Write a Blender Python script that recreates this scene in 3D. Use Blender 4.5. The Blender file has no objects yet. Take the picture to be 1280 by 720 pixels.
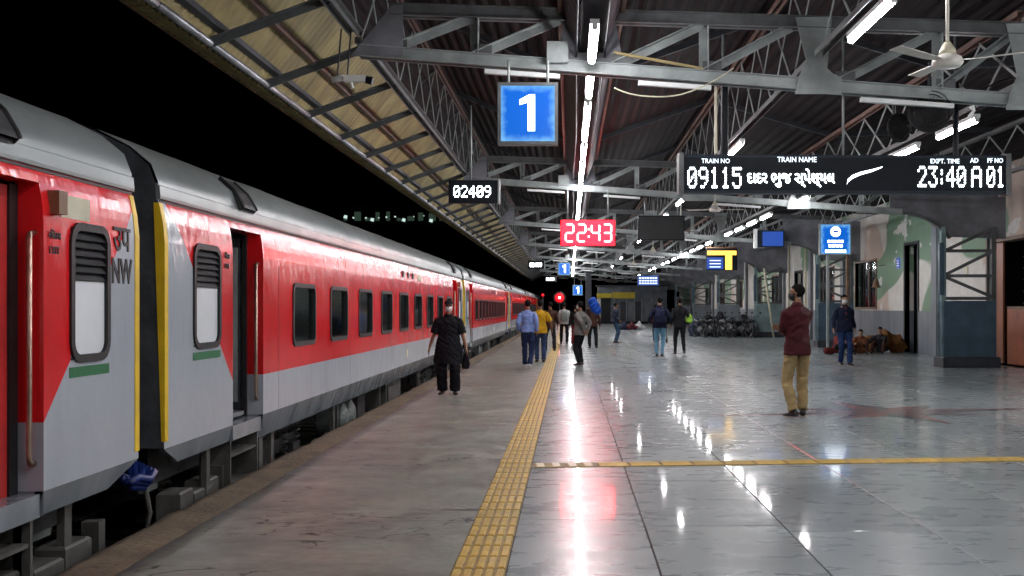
import bpy, bmesh, math, random
from mathutils import Vector, Matrix, noise
random.seed(7)
sc = bpy.context.scene
COL = sc.collection
R = math.radians

# ------------------------------------------------------------ camera, world, exposure
cam_d = bpy.data.cameras.new("camera"); cam = bpy.data.objects.new("camera", cam_d); COL.objects.link(cam)
cam.location = (0, 0, 1.5); cam.rotation_euler = (R(90), 0, 0)
cam_d.sensor_width = 36; cam_d.lens = 38.53          # 1370 px on a 1280 px wide frame
cam_d.shift_x = -72/1280; cam_d.shift_y = 24/1280    # the photograph is a crop of a wider one
cam_d.clip_start = 0.05; cam_d.clip_end = 3000
sc.camera = cam
w = bpy.data.worlds.new("World"); sc.world = w; w.use_nodes = True
nt = w.node_tree; bg = nt.nodes["Background"]
sky = nt.nodes.new("ShaderNodeTexSky"); sky.sky_type = 'NISHITA'; sky.sun_disc = False
sky.sun_elevation = R(-9); sky.sun_rotation = R(200)
nt.links.new(sky.outputs[0], bg.inputs[0]); bg.inputs[1].default_value = 0.02   # night: sun far below the horizon
sc.view_settings.view_transform = 'Standard'; sc.view_settings.look = 'None'
sc.view_settings.exposure = 0.68; sc.view_settings.gamma = 1.0
sc.view_settings.use_curve_mapping = False
sc.cycles.use_denoising = True
try: sc.cycles.denoiser = 'OPENIMAGEDENOISE'
except Exception: pass
sc.cycles.max_bounces = 7; sc.cycles.diffuse_bounces = 4; sc.cycles.glossy_bounces = 4
sc.cycles.transparent_max_bounces = 8
sc.cycles.sample_clamp_indirect = 6.0; sc.cycles.caustics_reflective = False; sc.cycles.caustics_refractive = False
TUBE_POWER = 62.0

# ------------------------------------------------------------ materials
MATS = {}
def pm(name, col, rough=.6, metal=0., var=.18, scale=3., bump=.15, bscale=30., col2=None, spec=.5, coat=0., rvar=.0, stretch=(1,1,1), per_object=0., bdist=.01):
    """procedural surface: two noises break up colour and gloss, a third gives fine relief"""
    m = bpy.data.materials.new(name); m.use_nodes = True; MATS[name] = m
    n = m.node_tree.nodes; l = m.node_tree.links; b = n["Principled BSDF"]
    tc = n.new("ShaderNodeTexCoord"); mp = n.new("ShaderNodeMapping"); mp.inputs['Scale'].default_value = stretch
    l.new(tc.outputs['Object'], mp.inputs[0])
    nz = n.new("ShaderNodeTexNoise"); nz.inputs['Scale'].default_value = scale; nz.inputs['Detail'].default_value = 8; nz.inputs['Roughness'].default_value = .6
    l.new(mp.outputs[0], nz.inputs['Vector'])
    cr = n.new("ShaderNodeValToRGB"); cr.color_ramp.elements[0].position = .3; cr.color_ramp.elements[1].position = .7
    c2 = col2 or tuple(c*(1-var*1.6) for c in col); c1 = tuple(min(1, c*(1+var)) for c in col) if not col2 else col
    cr.color_ramp.elements[0].color = (*c2, 1); cr.color_ramp.elements[1].color = (*c1, 1)
    l.new(nz.outputs['Fac'], cr.inputs[0])
    out = cr.outputs[0]
    if per_object:
        oi = n.new("ShaderNodeObjectInfo"); mr = n.new("ShaderNodeMapRange"); mr.inputs[3].default_value = 1-per_object; mr.inputs[4].default_value = 1+per_object
        l.new(oi.outputs['Random'], mr.inputs[0])
        mx = n.new("ShaderNodeVectorMath"); mx.operation = 'SCALE'; l.new(out, mx.inputs[0]); l.new(mr.outputs[0], mx.inputs['Scale']); out = mx.outputs[0]
    l.new(out, b.inputs['Base Color'])
    b.inputs['Metallic'].default_value = metal; b.inputs['Roughness'].default_value = rough
    b.inputs['Specular IOR Level'].default_value = spec; b.inputs['Coat Weight'].default_value = coat; b.inputs['Coat Roughness'].default_value = .055
    if rvar:
        n2 = n.new("ShaderNodeTexNoise"); n2.inputs['Scale'].default_value = scale*2.3; n2.inputs['Detail'].default_value = 6
        l.new(mp.outputs[0], n2.inputs['Vector'])
        mr2 = n.new("ShaderNodeMapRange"); mr2.inputs[1].default_value = .3; mr2.inputs[2].default_value = .7
        mr2.inputs[3].default_value = max(.02, rough-rvar); mr2.inputs[4].default_value = rough+rvar
        l.new(n2.outputs['Fac'], mr2.inputs[0]); l.new(mr2.outputs[0], b.inputs['Roughness'])
    if bump:
        n3 = n.new("ShaderNodeTexNoise"); n3.inputs['Scale'].default_value = bscale; n3.inputs['Detail'].default_value = 5
        l.new(mp.outputs[0], n3.inputs['Vector'])
        bp = n.new("ShaderNodeBump"); bp.inputs['Strength'].default_value = bump; bp.inputs['Distance'].default_value = bdist
        l.new(n3.outputs['Fac'], bp.inputs['Height']); l.new(bp.outputs[0], b.inputs['Normal'])
    return m
def em(name, col, strength, back=(.02,.02,.02)):
    m = bpy.data.materials.new(name); m.use_nodes = True; MATS[name] = m
    b = m.node_tree.nodes["Principled BSDF"]; b.inputs['Base Color'].default_value = (*back, 1)
    b.inputs['Emission Color'].default_value = (*col, 1); b.inputs['Emission Strength'].default_value = strength
    b.inputs['Roughness'].default_value = .4
    return m

pm('steel_grey', (.11,.12,.125), .5, .1, .3, 2.5, .2, 40)
pm('steel_pale', (.30,.34,.34), .45, .1, .25, 2.5, .2, 40)
pm('steel_reddish', (.22,.12,.09), .65, .1, .4, 6, .25, 50, col2=(.12,.09,.08))
pm('steel_dark', (.035,.04,.05), .5, .2, .3, 4, .2, 40)
pm('roof_sheet_dark', (.008,.006,.0075), .75, 0, .35, 1.2, .2, 20, spec=.15)
pm('roof_sheet_gutter', (.10,.06,.08), .4, .4, .35, 1.5, .2, 20)
pm('eave_sheet', (.42,.345,.15), .6, 0, .25, 1.6, .2, 18, col2=(.17,.135,.065), stretch=(1,1.2,.4))
pm('gutter_metal', (.30,.31,.34), .35, .6, .3, 2, .2, 20)
pm('kota_stone', (.29,.33,.34), .30, 0, .2, 1.1, .07, 3.0, col2=(.215,.25,.262), spec=.38, coat=.38, rvar=.07, stretch=(.7,1.6,1), per_object=.15, bdist=.003)
pm('stone_joint', (.035,.037,.04), .7, 0, .2, 5)
pm('concrete_worn', (.32,.305,.26), .42, 0, .3, 1.2, .5, 16, col2=(.14,.14,.12), spec=.5, rvar=.14, stretch=(1,1,1), bdist=.008)
pm('coping_earth', (.20,.15,.095), .9, 0, .3, 2.5, .8, 22, col2=(.085,.065,.045), bdist=.02)
pm('tactile_dirt', (.30,.20,.055), .6, 0, .3, 8, .3, 60)
pm('tactile_yellow', (.66,.43,.06), .42, 0, .25, 6, .3, 60, col2=(.40,.25,.035), per_object=.14)
pm('tactile_pale', (.72,.62,.40), .42, 0, .2, 6, .3, 60)
pm('inlay_pink', (.33,.15,.135), .2, 0, .35, 3, .1, 5, col2=(.20,.105,.10), rvar=.05)
pm('inlay_blue', (.085,.10,.125), .2, 0, .3, 3, .1, 5, rvar=.08)
pm('ballast', (.09,.085,.08), .9, 0, .4, 9, 1., 12, bdist=.06)
pm('rail_steel', (.25,.22,.2), .3, .9, .3, 5)
pm('coach_roof', (.25,.285,.29), .36, .25, .22, .8, .16, 3.5, col2=(.18,.21,.215), rvar=.06, bdist=.012)
pm('black_rubber', (.012,.013,.015), .5, 0, .3, 6, .3, 20)
pm('bellows', (.06,.068,.08), .55, 0, .4, 3, .4, 20)
pm('stripe_yellow', (.85,.56,.02), .4, 0, .15, 3, .1, 20)
pm('green_paint', (.015,.16,.06), .4, 0, .15, 3, .1, 20)
pm('frosted_white', (.74,.79,.84), .35, 0, .06, 2, .05, 20)
pm('louver_dark', (.05,.05,.055), .45, .2, .2, 5)
pm('handrail_steel', (.55,.40,.32), .28, .9, .2, 8)  # silver steel with coppery light put into the colour
pm('underframe', (.045,.045,.048), .6, .2, .4, 4, .5, 20)
pm('underframe_pale', (.095,.095,.088), .6, 0, .35, 4, .4, 20)
pm('blue_plastic', (.008,.025,.15), .4, 0, .3, 8, .4, 20)
pm('white_plate', (.17,.20,.19), .5, 0, .15, 5)
pm('curtain_green', (.34,.62,.55), .8, 0, .3, 12, .3, 30)
pm('interior_grey', (.28,.30,.32), .5, 0, .2, 3)
pm('interior_yellow', (.55,.36,.06), .5, 0, .2, 3)
pm('batten_white', (.70,.74,.74), .4, 0, .1, 4, .05, 30)
pm('fan_cream', (.72,.72,.66), .35, 0, .1, 5)
pm('dado_grey', (.20,.225,.25), .5, 0, .35, 1.4, .3, 12, col2=(.11,.13,.15), stretch=(1,1,.35), rvar=.1)
pm('panel_navy', (.055,.10,.145), .4, 0, .25, 2, .2, 12, rvar=.1)
pm('pier_teal', (.20,.29,.30), .45, 0, .3, 2, .2, 20)
pm('gusset_grey', (.20,.21,.24), .5, .1, .3, 1.5, .2, 12)
pm('door_brown', (.26,.085,.03), .4, 0, .3, 2.5, .2, 12, stretch=(1,1,.3))
pm('door_orange', (.34,.085,.025), .4, 0, .2, 3)
pm('wood_frame', (.18,.10,.055), .5, 0, .3, 4)
pm('void_dark', (.012,.013,.016), .8, 0, .3, 2)
pm('cream_paint', (.60,.58,.44), .5, 0, .15, 3)
pm('sign_black', (.006,.009,.014), .5, 0, .2, 3, .05, 20, spec=.2)
pm('sign_housing', (.012,.022,.035), .45, 0, .2, 3, .05, 20, spec=.3)
pm('kiosk_grey', (.13,.16,.19), .4, .1, .3, 1.5)
pm('sign_yellow', (.55,.45,.03), .45, 0, .2, 1)
pm('red_paint', (.5,.03,.03), .4, 0, .2, 3)
pm('white_paint', (.75,.75,.72), .5, 0, .12, 4)
em('lit_tube', (1.0, .955, .97), TUBE_POWER)
em('led_white', (.86, .95, 1.0), 5.0)
em('led_dots', (.86, .95, 1.0), 9.0)
em('led_soft', (.72, .86, 1.0), 1.6)
em('led_red', (1.0, .35, .32), 5.0)
em('led_red_field', (1.0, .0022, .008), 9.0)
em('led_yellow', (1.0, .58, .08), 1.5)
em('screen_blue', (.03, .14, .75), .35)
em('signal_red', (1.0, .004, .012), 3.0)
def halo_falloff():  # halo of the red lamp painted as emission fading to the rim
    m = MATS['signal_red']; n = m.node_tree.nodes; l = m.node_tree.links; b = n["Principled BSDF"]
    tc = n.new("ShaderNodeTexCoord"); mp = n.new("ShaderNodeMapping"); mp.inputs['Location'].default_value = (-1,-1,-1); mp.inputs['Scale'].default_value = (2,2,2)
    g = n.new("ShaderNodeTexGradient"); g.gradient_type = 'SPHERICAL'; mp2 = n.new("ShaderNodeVectorMath"); mp2.operation = 'MULTIPLY'; mp2.inputs[1].default_value = (1,0,1)
    l.new(tc.outputs['Generated'], mp.inputs[0]); l.new(mp.outputs[0], mp2.inputs[0]); l.new(mp2.outputs[0], g.inputs[0])
    p = n.new("ShaderNodeMath"); p.operation = 'POWER'; l.new(g.outputs['Fac'], p.inputs[0]); p.inputs[1].default_value = 1.6
    q = n.new("ShaderNodeMath"); q.operation = 'MULTIPLY'; l.new(p.outputs[0], q.inputs[0]); q.inputs[1].default_value = 5.0; l.new(q.outputs[0], b.inputs['Emission Strength'])
halo_falloff()
em('signal_core', (1.0, .25, .2), 30.0)
em('far_lamp', (.75, 1.0, .92), .5)
em('far_lit_wall', (.35, .6, .42), .045)

def concrete_mat():
    m = MATS['concrete_worn']; n = m.node_tree.nodes; l = m.node_tree.links; b = n["Principled BSDF"]
    base = b.inputs['Base Color'].links[0].from_socket; tc = n.new("ShaderNodeTexCoord")
    def nz(s, st, det=6, dist=0, off=(0,0,0)):
        mp = n.new("ShaderNodeMapping"); mp.inputs['Scale'].default_value = st; mp.inputs['Location'].default_value = off; l.new(tc.outputs['Object'], mp.inputs[0])
        z = n.new("ShaderNodeTexNoise"); z.inputs['Scale'].default_value = s; z.inputs['Detail'].default_value = det; z.inputs['Distortion'].default_value = dist; l.new(mp.outputs[0], z.inputs['Vector']); return z.outputs['Fac']
    def mr(f, a, c, lo=0., hi=1.):
        r = n.new("ShaderNodeMapRange"); r.inputs[1].default_value = a; r.inputs[2].default_value = c; r.inputs[3].default_value = lo; r.inputs[4].default_value = hi; l.new(f, r.inputs[0]); return r.outputs[0]
    def mth(op, a, c=0.):
        x = n.new("ShaderNodeMath"); x.operation = op
        for i, q in enumerate((a, c)):
            if isinstance(q, (int, float)): x.inputs[i].default_value = q
            else: l.new(q, x.inputs[i])
        return x.outputs[0]
    def mix(f, a, c):
        x = n.new("ShaderNodeMix"); x.data_type = 'RGBA'; l.new(f, x.inputs[0]); l.new(a, x.inputs[6]); x.inputs[7].default_value = (*c, 1); return x.outputs[2]
    c = mix(mr(nz(.55, (1,1,1), 8), .45, .58, 0, .75), base, (.22,.24,.21))       # greenish worn patches
    c = mix(mr(nz(1.3, (.9,1.2,1), 10, 0, (4,1,0)), .5, .68, 0, .7), c, (.15,.147,.13))  # scuffs across the walking line
    c = mix(mr(nz(9, (1,1,1), 8), .45, .8, 0, .55), c, (.10,.095,.08))
    line = mth('LESS_THAN', mth('ABSOLUTE', mth('SUBTRACT', nz(2.0, (.7,1.6,1), 7, .6, (2,7,0)), .5)), .008)
    gate = mr(nz(.9, (1,1,1), 2, 0, (9,3,0)), .50, .55)
    c = mix(mth('MULTIPLY', line, gate), c, (.012,.012,.011))                     # cracks and tar
    l.new(c, b.inputs['Base Color'])
def lightbox_mat():
    """lit acrylic: brighter, patchy towards the rim where the tubes stand"""
    m = bpy.data.materials.new('lightbox_blue'); m.use_nodes = True; MATS['lightbox_blue'] = m
    n = m.node_tree.nodes; l = m.node_tree.links; b = n["Principled BSDF"]
    tc = n.new("ShaderNodeTexCoord"); sp = n.new("ShaderNodeSeparateXYZ"); l.new(tc.outputs['Generated'], sp.inputs[0])
    def edge(o):
        a = n.new("ShaderNodeMath"); a.operation = 'SUBTRACT'; l.new(sp.outputs[o], a.inputs[0]); a.inputs[1].default_value = .5
        c = n.new("ShaderNodeMath"); c.operation = 'ABSOLUTE'; l.new(a.outputs[0], c.inputs[0]); return c
    mx = n.new("ShaderNodeMath"); mx.operation = 'MAXIMUM'; l.new(edge(0).outputs[0], mx.inputs[0]); l.new(edge(2).outputs[0], mx.inputs[1])
    nz = n.new("ShaderNodeTexNoise"); nz.inputs['Scale'].default_value = 9; l.new(tc.outputs['Object'], nz.inputs['Vector'])
    ad = n.new("ShaderNodeMath"); ad.operation = 'MULTIPLY_ADD'; l.new(nz.outputs['Fac'], ad.inputs[0]); ad.inputs[1].default_value = .22; l.new(mx.outputs[0], ad.inputs[2])
    cr = n.new("ShaderNodeValToRGB"); e = cr.color_ramp.elements; e[0].position = .49; e[0].color = (.0,.14,.68,1); e[1].position = .66; e[1].color = (.25,.66,1,1)
    l.new(ad.outputs[0], cr.inputs[0]); l.new(cr.outputs[0], b.inputs['Emission Color']); b.inputs['Emission Strength'].default_value = .55
    b.inputs['Base Color'].default_value = (.01,.04,.2,1); b.inputs['Roughness'].default_value = .2
lightbox_mat(); concrete_mat()

def coach_mat(name, dd, o0, L):
    """painted livery: red body with a cut-away corner towards each coach end, grey below"""
    m = bpy.data.materials.new(name); m.use_nodes = True; MATS[name] = m
    n = m.node_tree.nodes; l = m.node_tree.links; b = n["Principled BSDF"]
    tc = n.new("ShaderNodeTexCoord"); sp = n.new("ShaderNodeSeparateXYZ"); l.new(tc.outputs['Object'], sp.inputs[0])
    def M(op, a, c=None, d=None):
        x = n.new("ShaderNodeMath"); x.operation = op
        for i, q in enumerate((a, c, d)):
            if q is None: continue
            if isinstance(q, (int, float)): x.inputs[i].default_value = q
            else: l.new(q, x.inputs[i])
        return x.outputs[0]
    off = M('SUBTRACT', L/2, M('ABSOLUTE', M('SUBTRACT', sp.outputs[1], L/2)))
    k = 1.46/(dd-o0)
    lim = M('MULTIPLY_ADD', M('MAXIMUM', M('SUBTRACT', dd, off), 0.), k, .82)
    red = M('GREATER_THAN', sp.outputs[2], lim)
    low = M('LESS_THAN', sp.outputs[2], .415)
    def noise_(scale, detail=6, st=(1,1,1)):
        mp = n.new("ShaderNodeMapping"); mp.inputs['Scale'].default_value = st; l.new(tc.outputs['Object'], mp.inputs[0])
        z = n.new("ShaderNodeTexNoise"); z.inputs['Scale'].default_value = scale; z.inputs['Detail'].default_value = detail; l.new(mp.outputs[0], z.inputs['Vector']); return z.outputs['Fac']
    def ramp(f, c0, c1, p0=.35, p1=.65):
        r = n.new("ShaderNodeValToRGB"); r.color_ramp.elements[0].position = p0; r.color_ramp.elements[1].position = p1
        r.color_ramp.elements[0].color = (*c0, 1); r.color_ramp.elements[1].color = (*c1, 1); l.new(f, r.inputs[0]); return r.outputs[0]
    def mix(f, a, c):
        x = n.new("ShaderNodeMix"); x.data_type = 'RGBA'; l.new(f, x.inputs[0]); l.new(a, x.inputs[6]); l.new(c, x.inputs[7]); return x.outputs[2]
    redc = ramp(noise_(.9), (.66,.010,.014), (.78,.014,.02))
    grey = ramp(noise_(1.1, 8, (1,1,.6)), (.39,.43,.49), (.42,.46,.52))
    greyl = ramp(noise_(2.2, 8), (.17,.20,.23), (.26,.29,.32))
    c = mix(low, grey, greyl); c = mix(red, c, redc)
    dirt = n.new("ShaderNodeMapRange"); dirt.inputs[1].default_value = .54; dirt.inputs[2].default_value = .9; dirt.inputs[4].default_value = .16
    l.new(noise_(1.6, 10, (1,1.6,.35)), dirt.inputs[0])
    dc = n.new("ShaderNodeRGB"); dc.outputs[0].default_value = (.10,.075,.065,1)
    c = mix(dirt.outputs[0], c, dc.outputs[0])
    l.new(c, b.inputs['Base Color'])
    rr = n.new("ShaderNodeMapRange"); rr.inputs[1].default_value = .3; rr.inputs[2].default_value = .7; rr.inputs[3].default_value = .11; rr.inputs[4].default_value = .24
    l.new(noise_(3, 6), rr.inputs[0]); l.new(rr.outputs[0], b.inputs['Roughness'])
    bp = n.new("ShaderNodeBump"); bp.inputs['Strength'].default_value = .62; bp.inputs['Distance'].default_value = .013
    l.new(noise_(3.6, 4, (1,2.2,.9)), bp.inputs['Height']); l.new(bp.outputs[0], b.inputs['Normal'])
    return m

def glass_mat():
    m = bpy.data.materials.new('coach_glass'); m.use_nodes = True; MATS['coach_glass'] = m
    n = m.node_tree.nodes; l = m.node_tree.links; n.remove(n["Principled BSDF"])
    t = n.new("ShaderNodeBsdfTransparent"); t.inputs[0].default_value = (.74,.88,.86,1)
    g = n.new("ShaderNodeBsdfGlossy"); g.inputs[0].default_value = (.75,.85,.85,1); g.inputs[1].default_value = .08
    f = n.new("ShaderNodeFresnel"); f.inputs[0].default_value = 1.6
    mx = n.new("ShaderNodeMixShader"); l.new(f.outputs[0], mx.inputs[0]); l.new(t.outputs[0], mx.inputs[1]); l.new(g.outputs[0], mx.inputs[2])
    l.new(mx.outputs[0], n["Material Output"].inputs[0])
glass_mat()

def mural_mat():
    """hand painted mural: green and white shapes over a peach ground"""
    m = bpy.data.materials.new('mural_paint'); m.use_nodes = True; MATS['mural_paint'] = m
    n = m.node_tree.nodes; l = m.node_tree.links; b = n["Principled BSDF"]
    tc = n.new("ShaderNodeTexCoord")
    def nz(scale, off, detail=1.5):
        mp = n.new("ShaderNodeMapping"); mp.inputs['Location'].default_value = off; mp.inputs['Scale'].default_value = (1,.7,1); l.new(tc.outputs['Object'], mp.inputs[0])
        z = n.new("ShaderNodeTexNoise"); z.inputs['Scale'].default_value = scale; z.inputs['Detail'].default_value = detail; l.new(mp.outputs[0], z.inputs['Vector']); return z.outputs['Fac']
    def step(f, a, c):
        r = n.new("ShaderNodeMapRange"); r.inputs[1].default_value = a; r.inputs[2].default_value = c; l.new(f, r.inputs[0]); return r.outputs[0]
    def mix(f, a, c):
        x = n.new("ShaderNodeMix"); x.data_type = 'RGBA'; l.new(f, x.inputs[0])
        for i, q in ((6, a), (7, c)):
            if isinstance(q, tuple): x.inputs[i].default_value = (*q, 1)
            else: l.new(q, x.inputs[i])
        return x.outputs[2]
    c = mix(step(nz(.24, (0,3,1), .6), .37, .38), (.50,.40,.33), (.62,.62,.57))
    c = mix(step(nz(.27, (5,1,7), .8), .565, .575), c, (.15,.27,.17))
    c = mix(step(nz(1.4, (2,9,4), 3), .62, .64), c, (.60,.60,.58))
    g = mix(step(nz(3, (1,1,1), 8), .35, .75), c, (.16,.15,.14))
    x = n.new("ShaderNodeMix"); x.data_type = 'RGBA'; x.inputs[0].default_value = .22; l.new(c, x.inputs[6]); l.new(g, x.inputs[7])
    l.new(x.outputs[2], b.inputs['Base Color']); b.inputs['Roughness'].default_value = .6
mural_mat()

# ------------------------------------------------------------ mesh helpers
class MB:
    def __init__(s): s.v = []; s.f = []; s.m = []
    def add(s, vs, fs, mi=0):
        o = len(s.v); s.v += [tuple(p) for p in vs]; s.f += [tuple(i+o for i in q) for q in fs]; s.m += [mi]*len(fs); return s
    def box(s, x0, x1, y0, y1, z0, z1, mi=0):
        return s.add([(x0,y0,z0),(x1,y0,z0),(x1,y1,z0),(x0,y1,z0),(x0,y0,z1),(x1,y0,z1),(x1,y1,z1),(x0,y1,z1)],
                     [(0,3,2,1),(4,5,6,7),(0,1,5,4),(1,2,6,5),(2,3,7,6),(3,0,4,7)], mi)
    def cham(s, x0, x1, y0, y1, z0, z1, c, mi=0):
        """box with chamfered upper edges"""
        return s.add([(x0,y0,z0),(x1,y0,z0),(x1,y1,z0),(x0,y1,z0),(x0,y0,z1-c),(x1,y0,z1-c),(x1,y1,z1-c),(x0,y1,z1-c),
                      (x0+c,y0+c,z1),(x1-c,y0+c,z1),(x1-c,y1-c,z1),(x0+c,y1-c,z1)],
                     [(0,3,2,1),(0,1,5,4),(1,2,6,5),(2,3,7,6),(3,0,4,7),(4,5,9,8),(5,6,10,9),(6,7,11,10),(7,4,8,11),(8,9,10,11)], mi)
    def beam(s, a, b, w, h, up=(0,0,1), mi=0):
        a = Vector(a); b = Vector(b); t = (b-a).normalized(); u = Vector(up)
        if abs(t.dot(u)) > .98: u = Vector((0,1,0))
        x = t.cross(u).normalized()*w/2; y = x.cross(t).normalized()*h/2
        q = [a-x-y, a+x-y, a+x+y, a-x+y, b-x-y, b+x-y, b+x+y, b-x+y]
        return s.add(q, [(0,1,2,3),(7,6,5,4),(0,4,5,1),(1,5,6,2),(2,6,7,3),(3,7,4,0)], mi)
    def angle(s, a, b, w, t=.012, up=(0,0,1), mi=0):
        """rolled L section"""
        a = Vector(a); b = Vector(b); d = (b-a).normalized(); u = Vector(up)
        if abs(d.dot(u)) > .98: u = Vector((0,1,0))
        x = d.cross(u).normalized(); y = x.cross(d).normalized()
        s.beam(a+y*w/2, b+y*w/2, w, t, up, mi); s.beam(a-x*(w/2-t/2)-y*t*.01, b-x*(w/2-t/2)-y*t*.01, t, w, up, mi); return s
    def tube(s, pts, r, n=8, cap=True, mi=0):
        rs = r if isinstance(r, (list, tuple)) else [r]*len(pts)
        P = [Vector(p) for p in pts]; rings = []
        for i, p in enumerate(P):
            t = (P[min(i+1, len(P)-1)]-P[max(i-1, 0)]).normalized()
            u = Vector((0,0,1)) if abs(t.z) < .95 else Vector((1,0,0))
            x = t.cross(u).normalized(); y = x.cross(t)
            rings.append([p+(x*math.cos(2*math.pi*k/n)+y*math.sin(2*math.pi*k/n))*rs[i] for k in range(n)])
        vs = [q for r_ in rings for q in r_]; fs = []
        for i in range(len(P)-1):
            for k in range(n): fs.append((i*n+k, i*n+(k+1) % n, (i+1)*n+(k+1) % n, (i+1)*n+k))
        if cap: fs.append(tuple(range(n-1, -1, -1))); fs.append(tuple((len(P)-1)*n+k for k in range(n)))
        return s.add(vs, fs, mi)
    def loft(s, secs, n=16, lat=(1,0,0), mi=0):
        """secs: (point, rx, ry); closed tapering elliptical solid"""
        P = [Vector(q[0]) for q in secs]; vs = []; fs = []
        for i, q in enumerate(secs):
            t = (P[min(i+1, len(P)-1)]-P[max(i-1, 0)])
            t = t.normalized() if t.length > 1e-6 else Vector((0,0,1))
            L = Vector(lat)
            if abs(t.dot(L)) > .93: L = Vector((0,1,0))
            u = (L-t*L.dot(t)).normalized(); v = t.cross(u)
            for k in range(n):
                a = 2*math.pi*k/n; vs.append(P[i]+u*q[1]*math.cos(a)+v*q[2]*math.sin(a))
        for i in range(len(P)-1):
            for k in range(n): fs.append((i*n+k, i*n+(k+1) % n, (i+1)*n+(k+1) % n, (i+1)*n+k))
        fs.append(tuple(range(n-1, -1, -1))); fs.append(tuple((len(P)-1)*n+k for k in range(n)))
        return s.add(vs, fs, mi)
    def ell(s, c, r, nu=16, nv=10, fn=None, mi=0, M=None):
        vs = []; fs = []; c = Vector(c)
        for j in range(nv+1):
            th = math.pi*j/nv
            for i in range(nu):
                ph = 2*math.pi*i/nu
                p = Vector((r[0]*math.sin(th)*math.cos(ph), r[1]*math.sin(th)*math.sin(ph), r[2]*math.cos(th)))
                p = c+p
                if fn: p = fn(p)
                if M: p = M @ p
                vs.append(p)
        for j in range(nv):
            for i in range(nu): fs.append((j*nu+i, (j+1)*nu+i, (j+1)*nu+(i+1) % nu, j*nu+(i+1) % nu))
        return s.add(vs, fs, mi)
    def prism(s, poly, axis, a0, a1, mi=0):
        """extrude a 2D polygon along axis ('x': poly=(y,z); 'y': (x,z); 'z': (x,y))"""
        def P(p, a): return {'x': (a, p[0], p[1]), 'y': (p[0], a, p[1]), 'z': (p[0], p[1], a)}[axis]
        n = len(poly)
        return s.add([P(p, a0) for p in poly]+[P(p, a1) for p in poly],
                     [tuple(range(n)), tuple(range(2*n-1, n-1, -1))]+[(i, i+n, (i+1) % n+n, (i+1) % n) for i in range(n)], mi)
    def mesh(s, name, mats, smooth=False):
        me = bpy.data.meshes.new(name); me.from_pydata(s.v, [], s.f)
        mats = mats if isinstance(mats, (list, tuple)) else [mats]
        for m in mats: me.materials.append(MATS[m] if isinstance(m, str) else m)
        if len(mats) > 1: me.polygons.foreach_set('material_index', s.m)
        bm = bmesh.new(); bm.from_mesh(me)
        bmesh.ops.remove_doubles(bm, verts=bm.verts, dist=1e-6)
        bmesh.ops.recalc_face_normals(bm, faces=bm.faces); bm.to_mesh(me); bm.free()
        if smooth: me.polygons.foreach_set('use_smooth', [True]*len(me.polygons))
        me.update(); return me
    def obj(s, name, mats, parent=None, smooth=False, loc=None, **kw):
        o = bpy.data.objects.new(name, s.mesh(name, mats, smooth)); COL.objects.link(o)
        if parent: o.parent = parent
        if loc: o.location = loc
        for k, q in kw.items(): o[k] = q
        return o
def thing(name, label, cat, loc=(0,0,0), rz=0, group=None):
    o = bpy.data.objects.new(name, None); o.empty_display_size = .2; COL.objects.link(o); o.location = loc; o.rotation_euler = (0,0,rz)
    o['label'] = label; o['category'] = cat
    if group: o['group'] = group
    return o
def tag(o, label, cat, group=None):
    o['label'] = label; o['category'] = cat
    if group: o['group'] = group
    return o
def kids(o): return [c for c in ALLKIDS.get(o.name, [])]
def link_mesh(name, me, parent=None, loc=(0,0,0), rot=None):
    o = bpy.data.objects.new(name, me); COL.objects.link(o); o.location = loc
    if rot: o.rotation_euler = rot
    if parent: o.parent = parent
    return o
def dup(root, loc, rz=None, label=None, group=None):
    r = root.copy(); COL.objects.link(r); r.location = loc
    if rz is not None: r.rotation_euler = (0,0,rz)
    if label: r['label'] = label
    if group: r['group'] = group
    for ch in list(root.children):
        c = ch.copy(); COL.objects.link(c); c.parent = r
        for g in list(ch.children):
            d = g.copy(); COL.objects.link(d); d.parent = c
    return r
TS = bpy.data.scenes.new('workbench')      # small side scene where modifiers and letters are evaluated
def bake(o):
    TS.collection.objects.link(o); vl = TS.view_layers[0]; vl.update()
    me = bpy.data.meshes.new_from_object(o.evaluated_get(vl.depsgraph)); TS.collection.objects.unlink(o); bpy.data.objects.remove(o)
    return me
def text_mesh(body, size, mat, name='lettering', bold=.0, extrude=.004, align='CENTER', sx=1.):
    c = bpy.data.curves.new(name, 'FONT'); c.body = body; c.size = size; c.extrude = extrude; c.offset = bold
    c.align_x = align; c.align_y = 'CENTER'; c.resolution_u = 2
    me = bake(bpy.data.objects.new(name, c)); bpy.data.curves.remove(c)
    me.materials.clear(); me.materials.append(MATS[mat]); me.name = name
    if sx != 1.: me.transform(Matrix.Diagonal((sx,1,1,1)))
    return me
def text(body, size, mat, loc, parent=None, rot=(R(90),0,0), name='lettering', **k):
    o = link_mesh(name, text_mesh(body, size, mat, name, **k), parent, loc, rot); return o
ORD = ['first','second','third','fourth','fifth','sixth','seventh','eighth','ninth','tenth','eleventh','twelfth','thirteenth','fourteenth','fifteenth',
       'sixteenth','seventeenth','eighteenth','nineteenth','twentieth']
def ordn(i):
    if i < 20: return ORD[i]
    tens = {2:'twenty',3:'thirty',4:'forty',5:'fifty',6:'sixty',7:'seventy'}[(i+1)//10]
    u = (i+1) % 10
    return {2:'twentieth',3:'thirtieth',4:'fortieth',5:'fiftieth',6:'sixtieth',7:'seventieth'}[(i+1)//10] if u == 0 else tens+' '+ORD[u-1]
END = 112.0      # far end of the shed
BAY = 13.7       # truss spacing
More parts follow.
